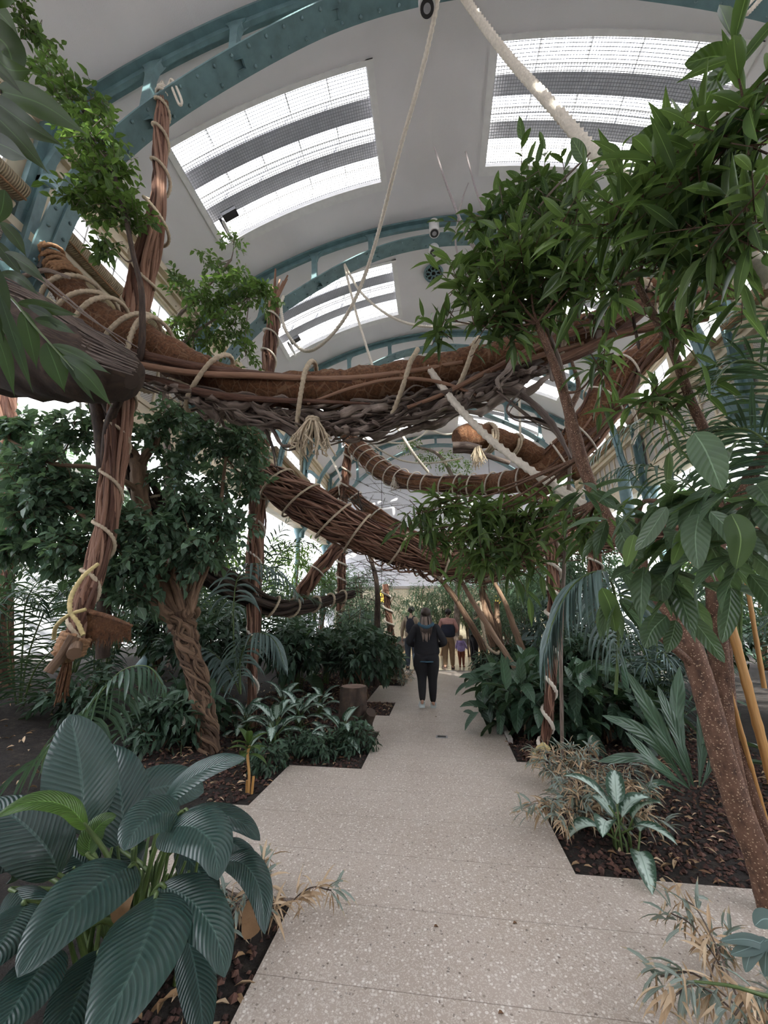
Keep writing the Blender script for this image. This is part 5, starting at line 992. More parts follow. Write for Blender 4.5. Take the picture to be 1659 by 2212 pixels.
pxfrond('dark palm fronds spreading to the right of the splayed top post', [[(560, 1420, 6.8), (560, 1300, 6.8), (572, 1210, 6.7), (605, 1150, 6.6), (625, 1122, 6.6)], [(562, 1400, 6.8), (570, 1290, 6.7), (600, 1200, 6.6), (650, 1170, 6.5), (690, 1190, 6.4)], [(560, 1400, 6.8), (590, 1330, 6.7), (640, 1290, 6.6), (690, 1300, 6.6)]], 24, .55, .035, 'leaf_palm', 1.1, .3, root=(-2.9, 6.8, 0))
pxfrond('tall feather palm standing behind the twisted fig, fronds against the light', [[(400, 1400, 6.4), (408, 1250, 6.4), (415, 1120, 6.4), (422, 1040, 6.3), (425, 985, 6.2)], [(400, 1400, 6.4), (390, 1250, 6.3), (360, 1180, 6.2), (300, 1160, 6.1)], [(400, 1400, 6.4), (430, 1260, 6.4), (490, 1190, 6.3), (540, 1180, 6.2)]], 30, .60, .03, 'leaf_palm', .7, .2, root=(-4.2, 6.4, .2))
pxfrond('palm at right with one big pale frond hanging like a curtain beside the path', [[(1330, 1500, 3.3), (1335, 1380, 3.3), (1325, 1270, 3.25), (1292, 1235, 3.2), (1240, 1262, 3.1), (1200, 1330, 3.05), (1180, 1400, 3.), (1172, 1470, 3.)]], 52, .50, .036, 'leaf_palm_blue', 3.0, .8, a0=1.0, a1=.35, root=(2.2, 3.4, 0))
pxfrond('tall palm at right with a horizontal frond of hanging grey blue leaflets below the blinds', [[(1600, 1400, 4.6), (1580, 1150, 4.5), (1530, 985, 4.4), (1480, 935, 4.3), (1410, 912, 4.25), (1350, 925, 4.2), (1300, 965, 4.2), (1270, 1010, 4.2)], [(1600, 1400, 4.6), (1560, 1180, 4.5), (1500, 1060, 4.4), (1420, 1010, 4.3), (1340, 1010, 4.3), (1280, 1050, 4.2)], [(1600, 1400, 4.6), (1600, 1150, 4.4), (1560, 990, 4.2), (1500, 900, 4.), (1440, 880, 4.)]], 38, .55, .036, 'leaf_palm', 2.0, .65, root=(4., 4.6, 0))
pxfrond('palm fronds fanning in from the right edge across the windows', [[(1760, 1100, 2.6), (1740, 850, 2.5), (1690, 700, 2.4), (1620, 660, 2.4), (1560, 700, 2.4)], [(1760, 1100, 2.6), (1720, 900, 2.5), (1660, 800, 2.4), (1590, 780, 2.4), (1540, 830, 2.4)], [(1760, 1100, 2.6), (1700, 1000, 2.5), (1620, 930, 2.5), (1540, 930, 2.5)]], 30, .5, .022, 'leaf_palm', .8, .2, root=(3.6, 2.7, 0))
pxfrond('palm with fronds low behind the knotted rope, left edge', [[(40, 1560, 4.6), (60, 1420, 4.6), (110, 1300, 4.5), (170, 1270, 4.4), (240, 1320, 4.3)], [(40, 1560, 4.6), (50, 1380, 4.6), (60, 1290, 4.5), (110, 1240, 4.4), (180, 1240, 4.4)], [(40, 1560, 4.6), (20, 1400, 4.5), (20, 1320, 4.5), (60, 1280, 4.4), (100, 1330, 4.3)], [(40, 1560, 4.6), (80, 1440, 4.5), (160, 1380, 4.5), (230, 1400, 4.5)]], 28, .5, .026, 'leaf_palm', 1.3, .15, root=(-5.3, 4.8, .4))
# --- clump prototypes (copied)
protos = {}
def proto(kind):
    r = thing(kind[0], '-', kind[1]); protos[kind[2]] = r; return r
def clump_palm(key, h, nf, ll, lw, mat, dr, cat='palm'):
    r = proto(('palm_clump', cat, key)); g, gw = Geo(), Geo()
    for i in range(nf):
        a = i*2.399+rng.random()*.4; el = .55+.9*rng.random(); H = h*(.6+.45*rng.random()); d = np.array([math.cos(a), math.sin(a), 0]); R_ = H*.75*(1.1-.5*el)
        P = smooth([d*.06, d*R_*.18+[0, 0, H*.45], d*R_*.5+[0, 0, H*.8], d*R_*.95+[0, 0, H*.92], d*R_*1.45+[0, 0, H*.78]], 5); frond(g, gw, P, 18, ll, lw, dr, 1.2, .45, .010, rng.random()*.8, nl=4)
    obj('fronds', g, MT[mat], r); obj('stalks', gw, MT['stem_green'], r); return r
def clump_shrub(key, h, rad, n, ll, lw, mat, kind='ell', nleaf=8, tl=.25, name='shrub', cat='shrub', droop=.3, nl=3, up=.3, ns=8, bark_='bark_fig', tint=.45, z0=.35):
    r = proto((name, cat, key)); g, gw = Geo(), Geo(); o, d = ellip(n, (0, 0, h*(z0+1)/2), (rad, rad, h*(1-z0)/2), .2); dd = N3(d+rng.normal(0, .5, (n, 3))+[0, 0, up])
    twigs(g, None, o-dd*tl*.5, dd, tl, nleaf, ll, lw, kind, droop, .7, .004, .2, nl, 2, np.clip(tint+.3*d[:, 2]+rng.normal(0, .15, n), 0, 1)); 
    for i in range(ns):
        e = o[rng.integers(n)]; gw.tube(smooth([np.array([rng.normal(0, .05), rng.normal(0, .05), -.05]), e*[.4, .4, .55], e], 4), np.linspace(.016, .006, 9)*(h/1.2)**.5, 6, tint=rng.random())
    obj('foliage', g, MT[mat], r); obj('stems', gw, MT[bark_], r); return r
def clump_rosette(key, n, L, W, mat, name, cat, h=.1, el=(.2, 1.2), kind='ell', droop=1.3, nl=10, nw=6, tint=(.2, .9), stalk=.12, wave=.0):
    r = proto((name, cat, key)); gw = Geo()
    for i in range(n):
        a = i*2.399+rng.random()*.5; e = el[0]+(el[1]-el[0])*(i/n)**.8; d = np.array([math.cos(a)*math.cos(e), math.sin(a)*math.cos(e), math.sin(e)]); b = np.array([rng.normal(0, .03), rng.normal(0, .03), h*(.3+.7*i/n)]); s_ = b+d*stalk*(.8+.6*rng.random())
        g = Geo(); leaves(g, [s_], [d], [[d[0]*-.3, d[1]*-.3, 1.]], L*(.75+.4*rng.random()), W*(.8+.3*rng.random()), kind, droop*(.7+.5*rng.random()), .22, nl, nw, tint[0]+(tint[1]-tint[0])*rng.random(), wave); obj('leaf', g, MT[mat], r)
        gw.tube([b*[1, 1, 0], b, s_], .006, 5, tint=.6)
    obj('stems', gw, MT['stem_green'], r); return r
clump_palm('palm1', 2.2, 11, .48, .03, 'leaf_palm', 1.3); clump_palm('palm2', 3.6, 12, .6, .032, 'leaf_palm', 1.0); clump_palm('palm3', 1.2, 13, .34, .02, 'leaf_palm_blue', 1.6)
clump_shrub('dark', 1.25, .62, 120, .16, .06, 'leaf_dark'); clump_shrub('fine', 2.3, .85, 260, .12, .022, 'leaf_small', 'lance', 10, .3, tint=.5); clump_shrub('low', .55, .40, 60, .13, .045, 'leaf_dark', z0=.1); clump_shrub('lily', .8, .6, 46, .26, .10, 'leaf_dark', 'ell', 4, .25, nl=5, z0=.15, droop=.4)
clump_shrub('tree', 5.2, 1.5, 330, .17, .065, 'leaf_small', 'ell', 9, .45, 'tree', 'tree', ns=10, bark_='bark_grey', z0=.42); clump_shrub('bright', 2.6, 1.0, 200, .16, .04, 'leaf_fresh', 'lance', 9, .35, ns=8, z0=.3)
clump_shrub('whorl', 1.5, .6, 60, .24, .045, 'leaf_palm_blue', 'lance', 9, .12, z0=.3, droop=.2, nl=4)
clump_rosette('silver1', 15, .32, .125, 'leaf_silver', 'silver_leaf_plant', 'plant', .16); clump_rosette('silver2', 11, .28, .11, 'leaf_silver', 'silver_leaf_plant', 'plant', .10)
clump_rosette('nest', 10, 1.0, .15, 'leaf_dark', 'birds_nest_plant', 'plant', .1, (.35, 1.3), 'spoon', 1.5, 20, 6, (.5, 1.), .1, .09)
clump_rosette('broad', 12, .34, .22, 'leaf_broad', 'broad_leaf_plant', 'plant', .5, (-.1, 1.0), 'oval', 1.0, 8, 6)
used = set()
def put(key, x, y, label, sc=1., rz=None, group=None, z=None):
    """first use moves the prototype itself, later ones are copies with their parts"""
    z = hsoil(x, y)-.01 if z is None else z; rz = rng.random()*6.28 if rz is None else rz; p = protos[key]
    if key not in used:
        used.add(key); p.location = (x, y, z); p.rotation_euler = (0, 0, rz); p.scale = (sc,)*3; p['label'] = label; o = p
    else: o = dup(p, (x, y, z), rz, sc, label)
    if group: o['group'] = group
    return o
def pput(key, u, v, label, sc=1., rz=None, group=None):
    p = ground(u, v, -.02); return put(key, p[0], p[1], label, sc, rz, group)
G1 = 'silver leaved plants beside the path'; G2 = 'dark undergrowth clumps'; G3 = 'palms in the planting'; G4 = 'trees in the aisles'; G5 = 'fine leaved shrubs'
pput('silver2', 735, 1612, 'silver variegated plant at the left bed corner, in front of the stump', 1.25, .4, G1)
pput('silver1', 590, 1608, 'silver leaved plant just right of the foot of the splayed top post', 1.15, None, G1)
pput('silver1', 645, 1578, 'silver leaved plant between the splayed top post and the stump', 1.1, None, G1)
pput('silver1', 530, 1590, 'silver leaved plant left of the foot of the splayed top post, half in shade', 1.0, None, G1)
pput('silver1', 690, 1548, 'silver leaved plant directly behind the tree stump', 1.0, None, G1)
pput('silver1', 610, 1545, 'silver leaved plant at the back of the left bed beneath the hanging blue frond', 1.1, None, G1)
pput('silver2', 1352, 1838, 'silver striped plant alone on the mulch in the right front bed', 1.15, 2.0, G1)
pput('silver1', 1225, 1590, 'silver edged plant right of the yellow rope loop', 1.0, None, G1)
pput('low', 690, 1640, 'low green clump at the very edge of the left bed, below the variegated plant', .5, None, G2)
pput('low', 640, 1632, 'low green clump in the left bed beside its stepped edge', .5, None, G2)
pput('low', 765, 1625, 'small green clump at the inner corner of the left bed', .6, None, G2)
pput('low', 575, 1668, 'little green clump beside the young yellow veined plant', .5, None, G2)
pput('lily', 400, 1610, 'dark peace lily clump at the foot of the twisted fig', .8, None, G2)
pput('low', 340, 1640, 'dark low plant left of the fig trunk base', 1.0, None, G2)
pput('dark', 790, 1512, 'leafy dark shrub at the left path edge beside the walking woman', 1.05, None, G2)
pput('dark', 745, 1490, 'leafy dark shrub behind the tree stump', 1.1, None, G2)
pput('dark', 835, 1478, 'small dark shrub at the foot of the short roped post', .7, None, G2)
pput('broad', 640, 1500, 'plant with round glossy leaves on a tall stem, left of the slender post', 1.8, None, G2)
pput('broad', 705, 1480, 'round leaved plant right behind the stump, reaching to waist height', 1.6, None, G2)
pput('palm1', 480, 1530, 'palm clump between the twisted fig and the splayed top post', .85, None, G3)
pput('palm3', 760, 1440, 'small blue green palm beside the slender middle post', 1.3, None, G3)
pput('palm1', 660, 1430, 'palm clump in shade far left of the walking woman', 1.0, None, G3)
put('palm2', -5.2, 8.6, 'large palm under the windows behind the left fig', .9, None, G3)
put('palm2', -4.6, 11.5, 'large palm beside a teal column in the left middle distance', .8, None, G3)
put('palm1', -6.6, 6.6, 'palm near the white left aisle wall', 1.1, None, G3)
put('palm1', -3.8, 9.8, 'palm between the two left vine posts', .95, None, G3)
put('palm1', -7.6, 9.5, 'palm at the back of the left aisle', 1.2, None, G3)
put('palm2', 5.6, 9.2, 'large palm under the right windows behind the hanging coir log', .85, None, G3)
put('palm1', 3.4, 7.6, 'palm right of the pale curtain frond, mid distance', 1.0, None, G3)
put('palm1', 4.8, 6.2, 'palm clump behind the leaning right trunks', 1.0, None, G3)
put('palm2', 6.8, 6.4, 'large palm at the right edge in the aisle', .9, None, G3)
put('palm1', -4.9, 5.4, 'palm between the knotted rope and the twisted fig', 1.0, None, G3)
put('palm1', -6.4, 4.6, 'palm behind the post at the left edge', 1.1, None, G3)
put('dark', -5.2, 7.0, 'dark shrub below the left columns, behind the knotted rope', 1.2, None, G2)
put('palm3', -5.6, 3.6, 'low blue green palm on the mound at the left edge', 1.2, None, G3)
put('palm3', 2.9, 6.0, 'low palm in the right bed behind the dark lilies', 1.3, None, G3)
put('palm3', 4.4, 4.9, 'low palm behind the bamboo canes at right', 1.4, None, G3)
put('whorl', 2.6, 9.3, 'shrub with star shaped whorls of narrow leaves against the tiled wall, right', 1.3, None, G5)
put('whorl', 3.6, 10.4, 'star leaved shrub further back against the tiled wall, right', 1.4, None, G5)
put('whorl', -2.4, 12.2, 'star leaved shrub near the slender middle post', 1.2, None, G5)
put('fine', 2.05, 10.6, 'fine leaved shrub behind the leaning brown trunks', 1.15, None, G5)
put('fine', 1.7, 12.3, 'fine leaved shrub right of the visitors', 1.0, None, G5)
put('fine', 2.9, 12.6, 'fine leaved shrub beyond the visitors, near the right aisle', 1.3, None, G5)
for i, (x, y, s, l) in enumerate([(-.7, 15.4, 1.15, 'left one of the dark feathery bushes behind the visitors'), (.2, 15.9, 1.25, 'middle one of the dark feathery bushes behind the visitors'), (1.2, 15.6, 1.3, 'right one of the dark feathery bushes behind the visitors'), (-2.6, 14.2, 1.4, 'feathery bush left of the amber lamp'), (-4.4, 14.5, 1.3, 'feathery bush below the far sling'), (2.6, 15., 1.5, 'feathery bush under the far arches, right')]): put('fine', x, y, l, s, None, G5)
pput('fine', 770, 1470, 'fine leaved shrub left of the short roped post', .85, None, G5)
pput('dark', 1065, 1490, 'leafy shrub at the foot of the leaning trunks on the right path edge', .65, None, G2)
pput('dark', 1125, 1490, 'leafy shrub just right of the leaning trunks', .8, None, G2)
pput('lily', 1140, 1590, 'big dark drooping lily overhanging the right path edge', 1.25, None, G2)
pput('lily', 1235, 1600, 'dark lily behind the foot of the right vine post', 1.2, None, G2)
pput('lily', 1220, 1540, 'dark lily deeper in the right bed', 1.2, None, G2)
pput('lily', 1330, 1600, 'dark lily between the right vine post and the wavy leaved plant', 1.1, None, G2)
pput('low', 1100, 1545, 'low plant at the kerb on the right side of the path', .9, None, G2)
put('nest', 3.4, 6.6, 'wavy leaved plant further back beside the pedestal', .9, None, G2)
put('nest', 3.2, 4.1, 'wavy leaved plant behind the bamboo canes', .9, None, G2)
put('dark', 4.2, 3.6, 'dark shrub at the right edge behind the dotted trunks', 1.0, None, G2)
put('dark', 2.6, 7.4, 'dark shrub behind the lilies, right bed', 1.1, None, G2)
put('dark', 4.6, 7.8, 'dark shrub beside the teal pedestal', 1.2, None, G2)
put('low', -4.4, 4.6, 'dark low clump on the soil mound at left', 1.0, None, G2)
put('dark', -3.6, 6.0, 'dark shrub behind the twisted fig trunk', 1.15, None, G2)
put('dark', -2.9, 7.6, 'dark shrub between the splayed top post and the round leaved plant', 1.1, None, G2)
put('dark', -2.1, 9.9, 'dark shrub in front of the slender middle post', 1.1, None, G2)
put('dark', -6.0, 11.0, 'dark shrub by the left aisle columns', 1.4, None, G2)
put('bright', -6.6, 9.4, 'bright green bush lit from the aisle roof, behind the left fig', 1.5, None, G4)
put('bright', -5.0, 13.2, 'bright green bush in the left aisle right of the splayed top post', 1.5, None, G4)
put('bright', 7.4, 10.5, 'bright green bush in the right aisle', 1.4, None, G4)
for x, y, s, l in [(-8.2, 6.0, .95, 'leafy tree in the left aisle near the viewer'), (-7.6, 8.4, .9, 'leafy tree in the left aisle behind the twisted fig'), (-8.0, 12., .9, 'leafy tree at the far end of the left aisle'), (-4.4, 17.9, .7, 'leafy tree near the left end of the end wall'), (8.2, 8.2, .9, 'leafy tree in the right aisle near the viewer'), (7.9, 12.2, .95, 'leafy tree in the middle of the right aisle'), (4.8, 17.9, .7, 'leafy tree near the right end of the end wall'), (4.6, 12.6, .8, 'leafy tree in front of the right aisle columns'), (8.8, 5.0, .9, 'leafy tree at the near end of the right aisle'), (3.7, 11.6, .7, 'leafy tree beside the dark thick vine post'), (-8.7, 4.2, .75, 'leafy tree by the white wall at the left edge')]: put('tree', x, y, l, s, None, G4)
# --- young plant with pale veins, left bed
t_ = thing('young_plant', 'young plant with yellow veined leaves on a bare stem at the left bed edge', 'plant', ground(537, 1715))
b = ground(537, 1715, -.02); top = at(535, 1632, b[1]); g = Geo(); g.tube(smooth([b, (b+top)/2+[.01, 0, 0], top, top+[0.01, 0, .08]], 5), .013, 8, tint=.8); g.tube([b+[.03, 0, 0], b+[.035, 0, .14]], .012, 7); g.tube([b+[-.03, .02, 0], b+[-.035, 0.02, .1]], .01, 7); obj('stem', g, MT['bamboo'], t_)
for i in range(11):
    a = i*2.4; e = .25+.09*i; d = [math.cos(a)*math.cos(e), math.sin(a)*math.cos(e), math.sin(e)]; g = Geo(); leaves(g, [top+np.array([0, 0, .01*i])], [d], [[0, 0, 1.]], .21, .062, 'ell', 1.1, .2, 9, 4, .6+.3*rng.random()); obj('leaf', g, MT['leaf_edge'], t_)
# --- white lily flower
t_ = thing('flower_spathe', 'single round cream flower spathe on a thin stalk in the dark left bed', 'flower', ground(394, 1640)); c = at(394, 1558, 4.5)
g = Geo(); blade(g, [c+[0, 0, -.05], c, c+[.01, 0, .06]], .07, N3(CC-c), 'oval', .3, 8, 4); obj('spathe', g, MT['rope_pale'], t_); g = Geo(); g.tube([c+[0, 0, -.05], at(392, 1600, 4.5), ground(390, 1650)], .004, 5); obj('stalk', g, MT['stem_green'], t_)
# --- half dried bamboo-like tufts
def dried(label, uv, h, n, mats=('leaf_grey', 'dry_leaf'), spread=.35, Y=None, name='dried_tuft', z=-.02):
    b = ground(*uv, z) if Y is None else at(uv[0], uv[1], Y); t_ = thing(name, label, 'plant', b); GL, GD, GW = Geo(), Geo(), Geo()
    for i in range(n):
        a = rng.random()*6.283; d = N3(np.array([math.cos(a)*spread*1.4, math.sin(a)*spread*1.4, 1.])); H = h*(.55+.5*rng.random()); o = b+np.array([rng.normal(0, .10), rng.normal(0, .08), 0]); P = smooth([o, o+d*H*.5, o+d*H*.85+[math.cos(a)*.08, math.sin(a)*.08, 0], o+d*H+[math.cos(a)*.18, math.sin(a)*.18, -.06]], 4); GW.tube(P, .0035, 4, cap=False, tint=rng.random())
        for k in range(3):
            q = P[-1-3*k]; m = 9; D = N3(rng.normal(0, .8, (m, 3))+d*.5+[math.cos(a)*.8, math.sin(a)*.8, -.1]); leaves(GL if rng.random() < .68 else GD, q+rng.normal(0, .015, (m, 3)), D, N3(rng.normal(0, .5, (m, 3))+[0, 0, 1.]), .10+.06*rng.random(m), .012+.007*rng.random(m), 'lance', .9, .3, 4, 2, .65+.35*rng.random(m))
            D = N3(rng.normal(0, .6, (5, 3))+[0, 0, -.8]); leaves(GD, q+rng.normal(0, .02, (5, 3)), D, rng.normal(0, 1, (5, 3)), .06+.05*rng.random(5), .009, 'lance', .6, .8, 4, 2, .6+.4*rng.random(5))
    obj('leaves', GL, MT[mats[0]], t_); obj('withered_leaves', GD, MT[mats[1]], t_, label='tan withered leaves'); obj('stalks', GW, MT['bark_grey'], t_); return t_
dried('grey green half dried bamboo clump overhanging the right path edge', (1275, 1735), .46, 30, spread=.5)
dried('withered tuft with pale curled leaves on the near edge of the right bed', (1255, 1790), .30, 14, spread=.5)
dried('withered straw coloured tuft behind the big peace lily, at the path edge', (520, 2000), .24, 10, spread=.4)
dried('shrivelled plant with brown curled leaves in the bottom right corner', (1640, 2240), .34, 14, spread=.45)
dried('small withered plant at the left path edge beside the short roped post', (868, 1478), .40, 14, spread=.5)
t_ = thing('pinnate_sprig', 'sprig of narrow blue green leaves reaching in at the lower right edge', 'plant', at(1690, 2150, 1.75))
for b_, m_, e_, w_ in (((1690, 2060, 1.7), (1620, 2030, 1.7), (1556, 2032, 1.7), 22), ((1660, 2030, 1.7), (1625, 2045, 1.7), (1578, 2062, 1.7), 24), ((1650, 2030, 1.7), (1622, 2060, 1.7), (1610, 2100, 1.7), 26), ((1665, 2030, 1.7), (1655, 2060, 1.7), (1652, 2110, 1.7), 26), ((1680, 1990, 1.7), (1650, 1985, 1.7), (1630, 2000, 1.7), 34)): pxleaf(t_, b_, m_, e_, w_, 'leaf_palm_blue', .4)
g = Geo(); pxtube(g, [(1700, 2160, 1.7), (1650, 2150, 1.7), (1580, 2130, 1.7), (1500, 2120, 1.75)], [4, 4, 3, 2], 6); obj('stem', g, MT['stem_green'], t_)
# --- long wavy leaves, explicit (plant in the right bed)
t_ = thing('bird_nest_plant', 'clump of very long wavy edged leaves leaning left beside the dotted trunks', 'plant', ground(1500, 1715))
for b_, m_, e_, w_, tn in (((1500, 1700, 4.), (1440, 1600, 4.), (1355, 1450, 4.1), 44, .8), ((1490, 1700, 4.), (1462, 1560, 4.2), (1468, 1438, 4.3), 44, .9), ((1490, 1705, 4.), (1400, 1590, 4.), (1300, 1545, 4.), 40, .7), ((1480, 1710, 4.), (1390, 1640, 3.9), (1290, 1645, 3.8), 30, .6), ((1510, 1700, 4.), (1520, 1580, 4.1), (1520, 1490, 4.2), 36, .4), ((1490, 1705, 4.), (1420, 1650, 3.8), (1350, 1580, 3.9), 36, .8), ((1515, 1700, 4.), (1560, 1600, 4.1), (1600, 1540, 4.1), 30, .5), ((1480, 1715, 4.), (1420, 1690, 3.8), (1370, 1740, 3.7), 20, .6), ((1500, 1700, 4.), (1475, 1620, 4.), (1420, 1480, 4.2), 34, .6)):
    pxleaf(t_, b_, m_, e_, w_*.72, 'leaf_dark', tn, kind='spoon', wave=.09, nz=(rng.normal(0, .5), 0, .5))
# --- bamboo canes right edge
for u0, v0, u1, v1, w_, Y, l in ((1568, 1308, 1680, 1730, 8, 2.9, 'thick orange bamboo cane leaning at the right edge'), (1572, 1480, 1650, 1760, 5, 3.0, 'thin orange bamboo cane behind the thick one'), (1600, 1180, 1640, 1420, 4, 3.2, 'thin upper cane between the right trunks')):
    g = Geo(); A_, B_ = at(u0, v0, Y), at(u1, v1, Y-.05); d = B_-A_; g.tube([A_+d*t for t in np.linspace(0, 1.25, 30)], [w_*mpp(A_)*(1.12 if i % 5 == 0 else 1) for i in range(30)], 12); o = obj('bamboo_cane', g, MT['bamboo']); tag(o, l, 'cane', 'bamboo canes')
# --- araucaria like needle branches, middle
t_ = thing('conifer', 'spidery dark conifer with thin needle branches left of centre', 'tree', (-2.5, 9.2, 0))
g = Geo(); limb(g, [(812, 1500, 9.2), (815, 1350, 9.2), (812, 1250, 9.1), (780, 1150, 9.)], [7, 7, 5, 3], .3); limb(g, [(808, 1245, 9.1), (800, 1180, 9.), (776, 1080, 8.9), (775, 1060, 8.9)], [3, 3, 2, 1]); obj('trunk', g, MT['bark_dark'], t_)
GL, GW = Geo(), Geo()
for c, n in (((775, 1090, 8.9), 26), ((830, 1080, 8.8), 12), ((840, 1160, 8.8), 14), ((720, 1110, 8.9), 12), ((760, 1180, 9.), 20), ((810, 1240, 9.), 28), ((850, 1235, 8.9), 18), ((780, 1300, 9.), 18), ((735, 1240, 9.), 14)):
    p = at(*c); a = rng.random(n)*6.283; D = np.stack([np.cos(a), np.sin(a)*.6, rng.normal(.1, .25, n)], -1); twigs(GL, GW, p+rng.normal(0, .2, (n, 3)), D, .5+.35*rng.random(n), 26, .065, .012, 'strap', .1, .2, .006, 0, 1, 1, None, 1.2)
obj('needles', GL, MT['needle'], t_); obj('twigs', GW, MT['bark_dark'], t_)
# --- leaning brown trunks right of the path (mid distance)
t_ = thing('leaning_tree', 'thick gnarled tree leaning left over the path, near the visitors on the right', 'tree', ground(1105, 1492))
for i, (p_, h_) in enumerate((([(1110, 1492, 9.4), (1085, 1430, 9.5), (1058, 1350, 9.6), (1045, 1290, 9.6), (1040, 1240, 9.6)], [17, 14, 13, 10, 7]), ([(1095, 1494, 9.4), (1060, 1440, 9.3), (1035, 1380, 9.2), (1000, 1320, 9.1), (960, 1262, 9.), (915, 1225, 8.9), (880, 1190, 8.8), (850, 1130, 8.8)], [14, 10, 7, 6, 5, 4, 3, 1.5]), ([(1115, 1492, 9.5), (1080, 1400, 9.6), (1072, 1300, 9.7)], [12, 10, 5]), ([(1165, 1500, 8.7), (1135, 1420, 8.8), (1112, 1360, 8.9), (1090, 1300, 9.), (1060, 1240, 9.), (1050, 1180, 9.)], [8, 8, 7, 5, 4, 2]), ([(1172, 1528, 6.2), (1130, 1470, 6.4), (1085, 1400, 6.6), (1040, 1330, 6.8), (1010, 1280, 7.), (985, 1230, 7.1), (965, 1180, 7.1), (955, 1130, 7.1)], [5, 6, 6, 6, 5, 4, 3, 1.5]))):
    g = Geo(); pxtube(g, p_, h_, 10, .3+.15*i, .09); obj('trunk', g, MT['bark_fig'], t_)
g = Geo(); g.rope([at(1036, 1318, 8.9), at(1044, 1360, 8.9), at(1052, 1395, 8.9), at(1072, 1412, 8.9), at(1078, 1408, 9.)], .03); g.rope([at(1028, 1305, 9.), at(1036, 1300, 9.), at(1040, 1320, 9.)], .025); obj('rope', g, MT['rope'], t_)
clE = [(1010, 1250, 9.2, 60, 30, 30), (930, 1270, 9.4, 60, 30, 26), (1080, 1240, 9.4, 60, 40, 30), (1130, 1300, 9.2, 50, 40, 26), (900, 1300, 9.8, 30, 30, 14), (1150, 1250, 8.8, 60, 50, 30), (1190, 1360, 8.6, 50, 50, 20)]
GL = Geo(); crown(GL, None, clE, .13, .026, 'lance', 10, .4, .3, .8, 3, 2, 0., tint=.4); obj('foliage', GL, MT['leaf_small'], t_)
t_ = thing('leaning_branch', 'dark bare trunk leaning right behind the pale curtain frond', 'tree', ground(1345, 1520))
g = Geo(); pxtube(g, [(1350, 1525, 8.2), (1335, 1440, 8.2), (1318, 1390, 8.2), (1296, 1340, 8.2), (1290, 1270, 8.2)], [13, 12, 11, 10, 8], 10, .3, .08); obj('trunk', g, MT['bark_fig'], t_)
g = Geo(); pxtube(g, [(1330, 1430, 8.6), (1380, 1425, 8.6), (1420, 1435, 8.6), (1480, 1430, 8.6)], [6, 7, 7, 5], 8, .2, .1); obj('branch', g, MT['bark_dark'], t_)
# --- tree stump
s0 = ground(762, 1592, -.02); t_ = thing('tree_stump', 'dark rough tree stump with a flat sawn top standing in the left bed', 'stump', s0)
r0 = 30*mpp(s0); zt = .62; g = Geo(); g.tube([s0+[0, 0, z] for z in np.linspace(-.02, zt, 12)], [r0*k for k in (1.5, 1.35, 1.2, 1.1, 1.02, 1., .98, .97, .96, .96, .95, .93)], 40, lobes=9, amp=.07, pitch=9., rough=.03); obj('bark', g, MT['bark_dark'], t_)
g = Geo(); g.lathe(s0+[0, 0, zt+.004], [(.001, 0), (r0*.9, 0)], 24); obj('sawn_top', g, MT['stump_top'], t_)
g = Geo(); g.tube([s0+[.17, -.05, -.02], s0+[.2, -.1, .22], s0+[.27, -.16, .34]], [.09, .085, .07], 12, rough=.05); obj('side_stub', g, MT['bark_dark'], t_)
# --- teal pedestal at right
pp = ground(1437, 1486, 0); t_ = thing('cast_iron_column', 'teal cast iron column foot on a round stone plinth, glimpsed through the right planting', 'column', (pp[0], pp[1]+.25, 0))
c = (pp[0], pp[1]+.25, 0); g = Geo(); g.lathe(c, [(.40, -.05), (.40, .34), (.37, .38), (.001, .38)], 28); obj('plinth', g, MT['stone'], t_)
g = Geo(); g.lathe(c, [(.33, .38), (.33, .43), (.24, .50), (.20, .58), (.18, .70), (.22, .72), (.22, .76), (.18, .79), (.20, .84), (.20, .88), (.16, .91), (.15, 1.2), (.14, 5.2)], 28); obj('shaft', g, MT['teal'], t_)
g = Geo(); c = at(62, 1455, 8.0); g.box((c[0], c[1], c[2]), (.9, .5, .55), rz=.2); g.box((c[0]+.5, c[1]+.3, c[2]-.18), (.7, .5, .35), rz=.1); o = obj('concrete_block', g, MT['stone'], None, False); tag(o, 'grey concrete blocks against the white wall at the left edge', 'block')
# --- kerb piece and far lamps
g = Geo(); a_, b_ = ground(1076, 1556), ground(1100, 1604); g.bar(a_+[0.02, 0, .02], b_+[0.02, 0, .02], .05, .06); o = obj('kerb_strip', g, MT['stone'], None, False); tag(o, 'short pale kerb strip along the right path edge by the drooping lily', 'kerb')
t = NT('amber'); e = t.n('Emission', Color=(1., .55, .08), Strength=.55); MT['amber'] = t.done(e.outputs[0])
for (u, v, Y, l) in ((824, 1290, 17.5, 'glowing amber pendant lamp left of the visitors'), (1078, 1300, 17.5, 'glowing amber pendant lamp behind the leaning trunks')):
    p = at(u, v, Y); t_ = thing('pendant_lamp', l, 'lamp', p, 'amber lamps near the end wall'); g = Geo(); g.lathe(p, [(.10, .28), (.2, .24), (.26, .05), (.28, -.22)], 20); obj('shade', g, MT['amber'], t_)
    g = Geo(); g.tube([p+[0, 0, .26], [p[0], p[1], 9.6]], .012, 5); obj('cord', g, MT['dark_metal'], t_); L_ = bpy.data.lights.new('bulb', 'POINT'); L_.energy = 25; L_.color = (1., .6, .2); L_.shadow_soft_size = .1; lo = bpy.data.objects.new('bulb', L_); COL.objects.link(lo); lo.parent = t_; lo.location = (0, 0, -.1)
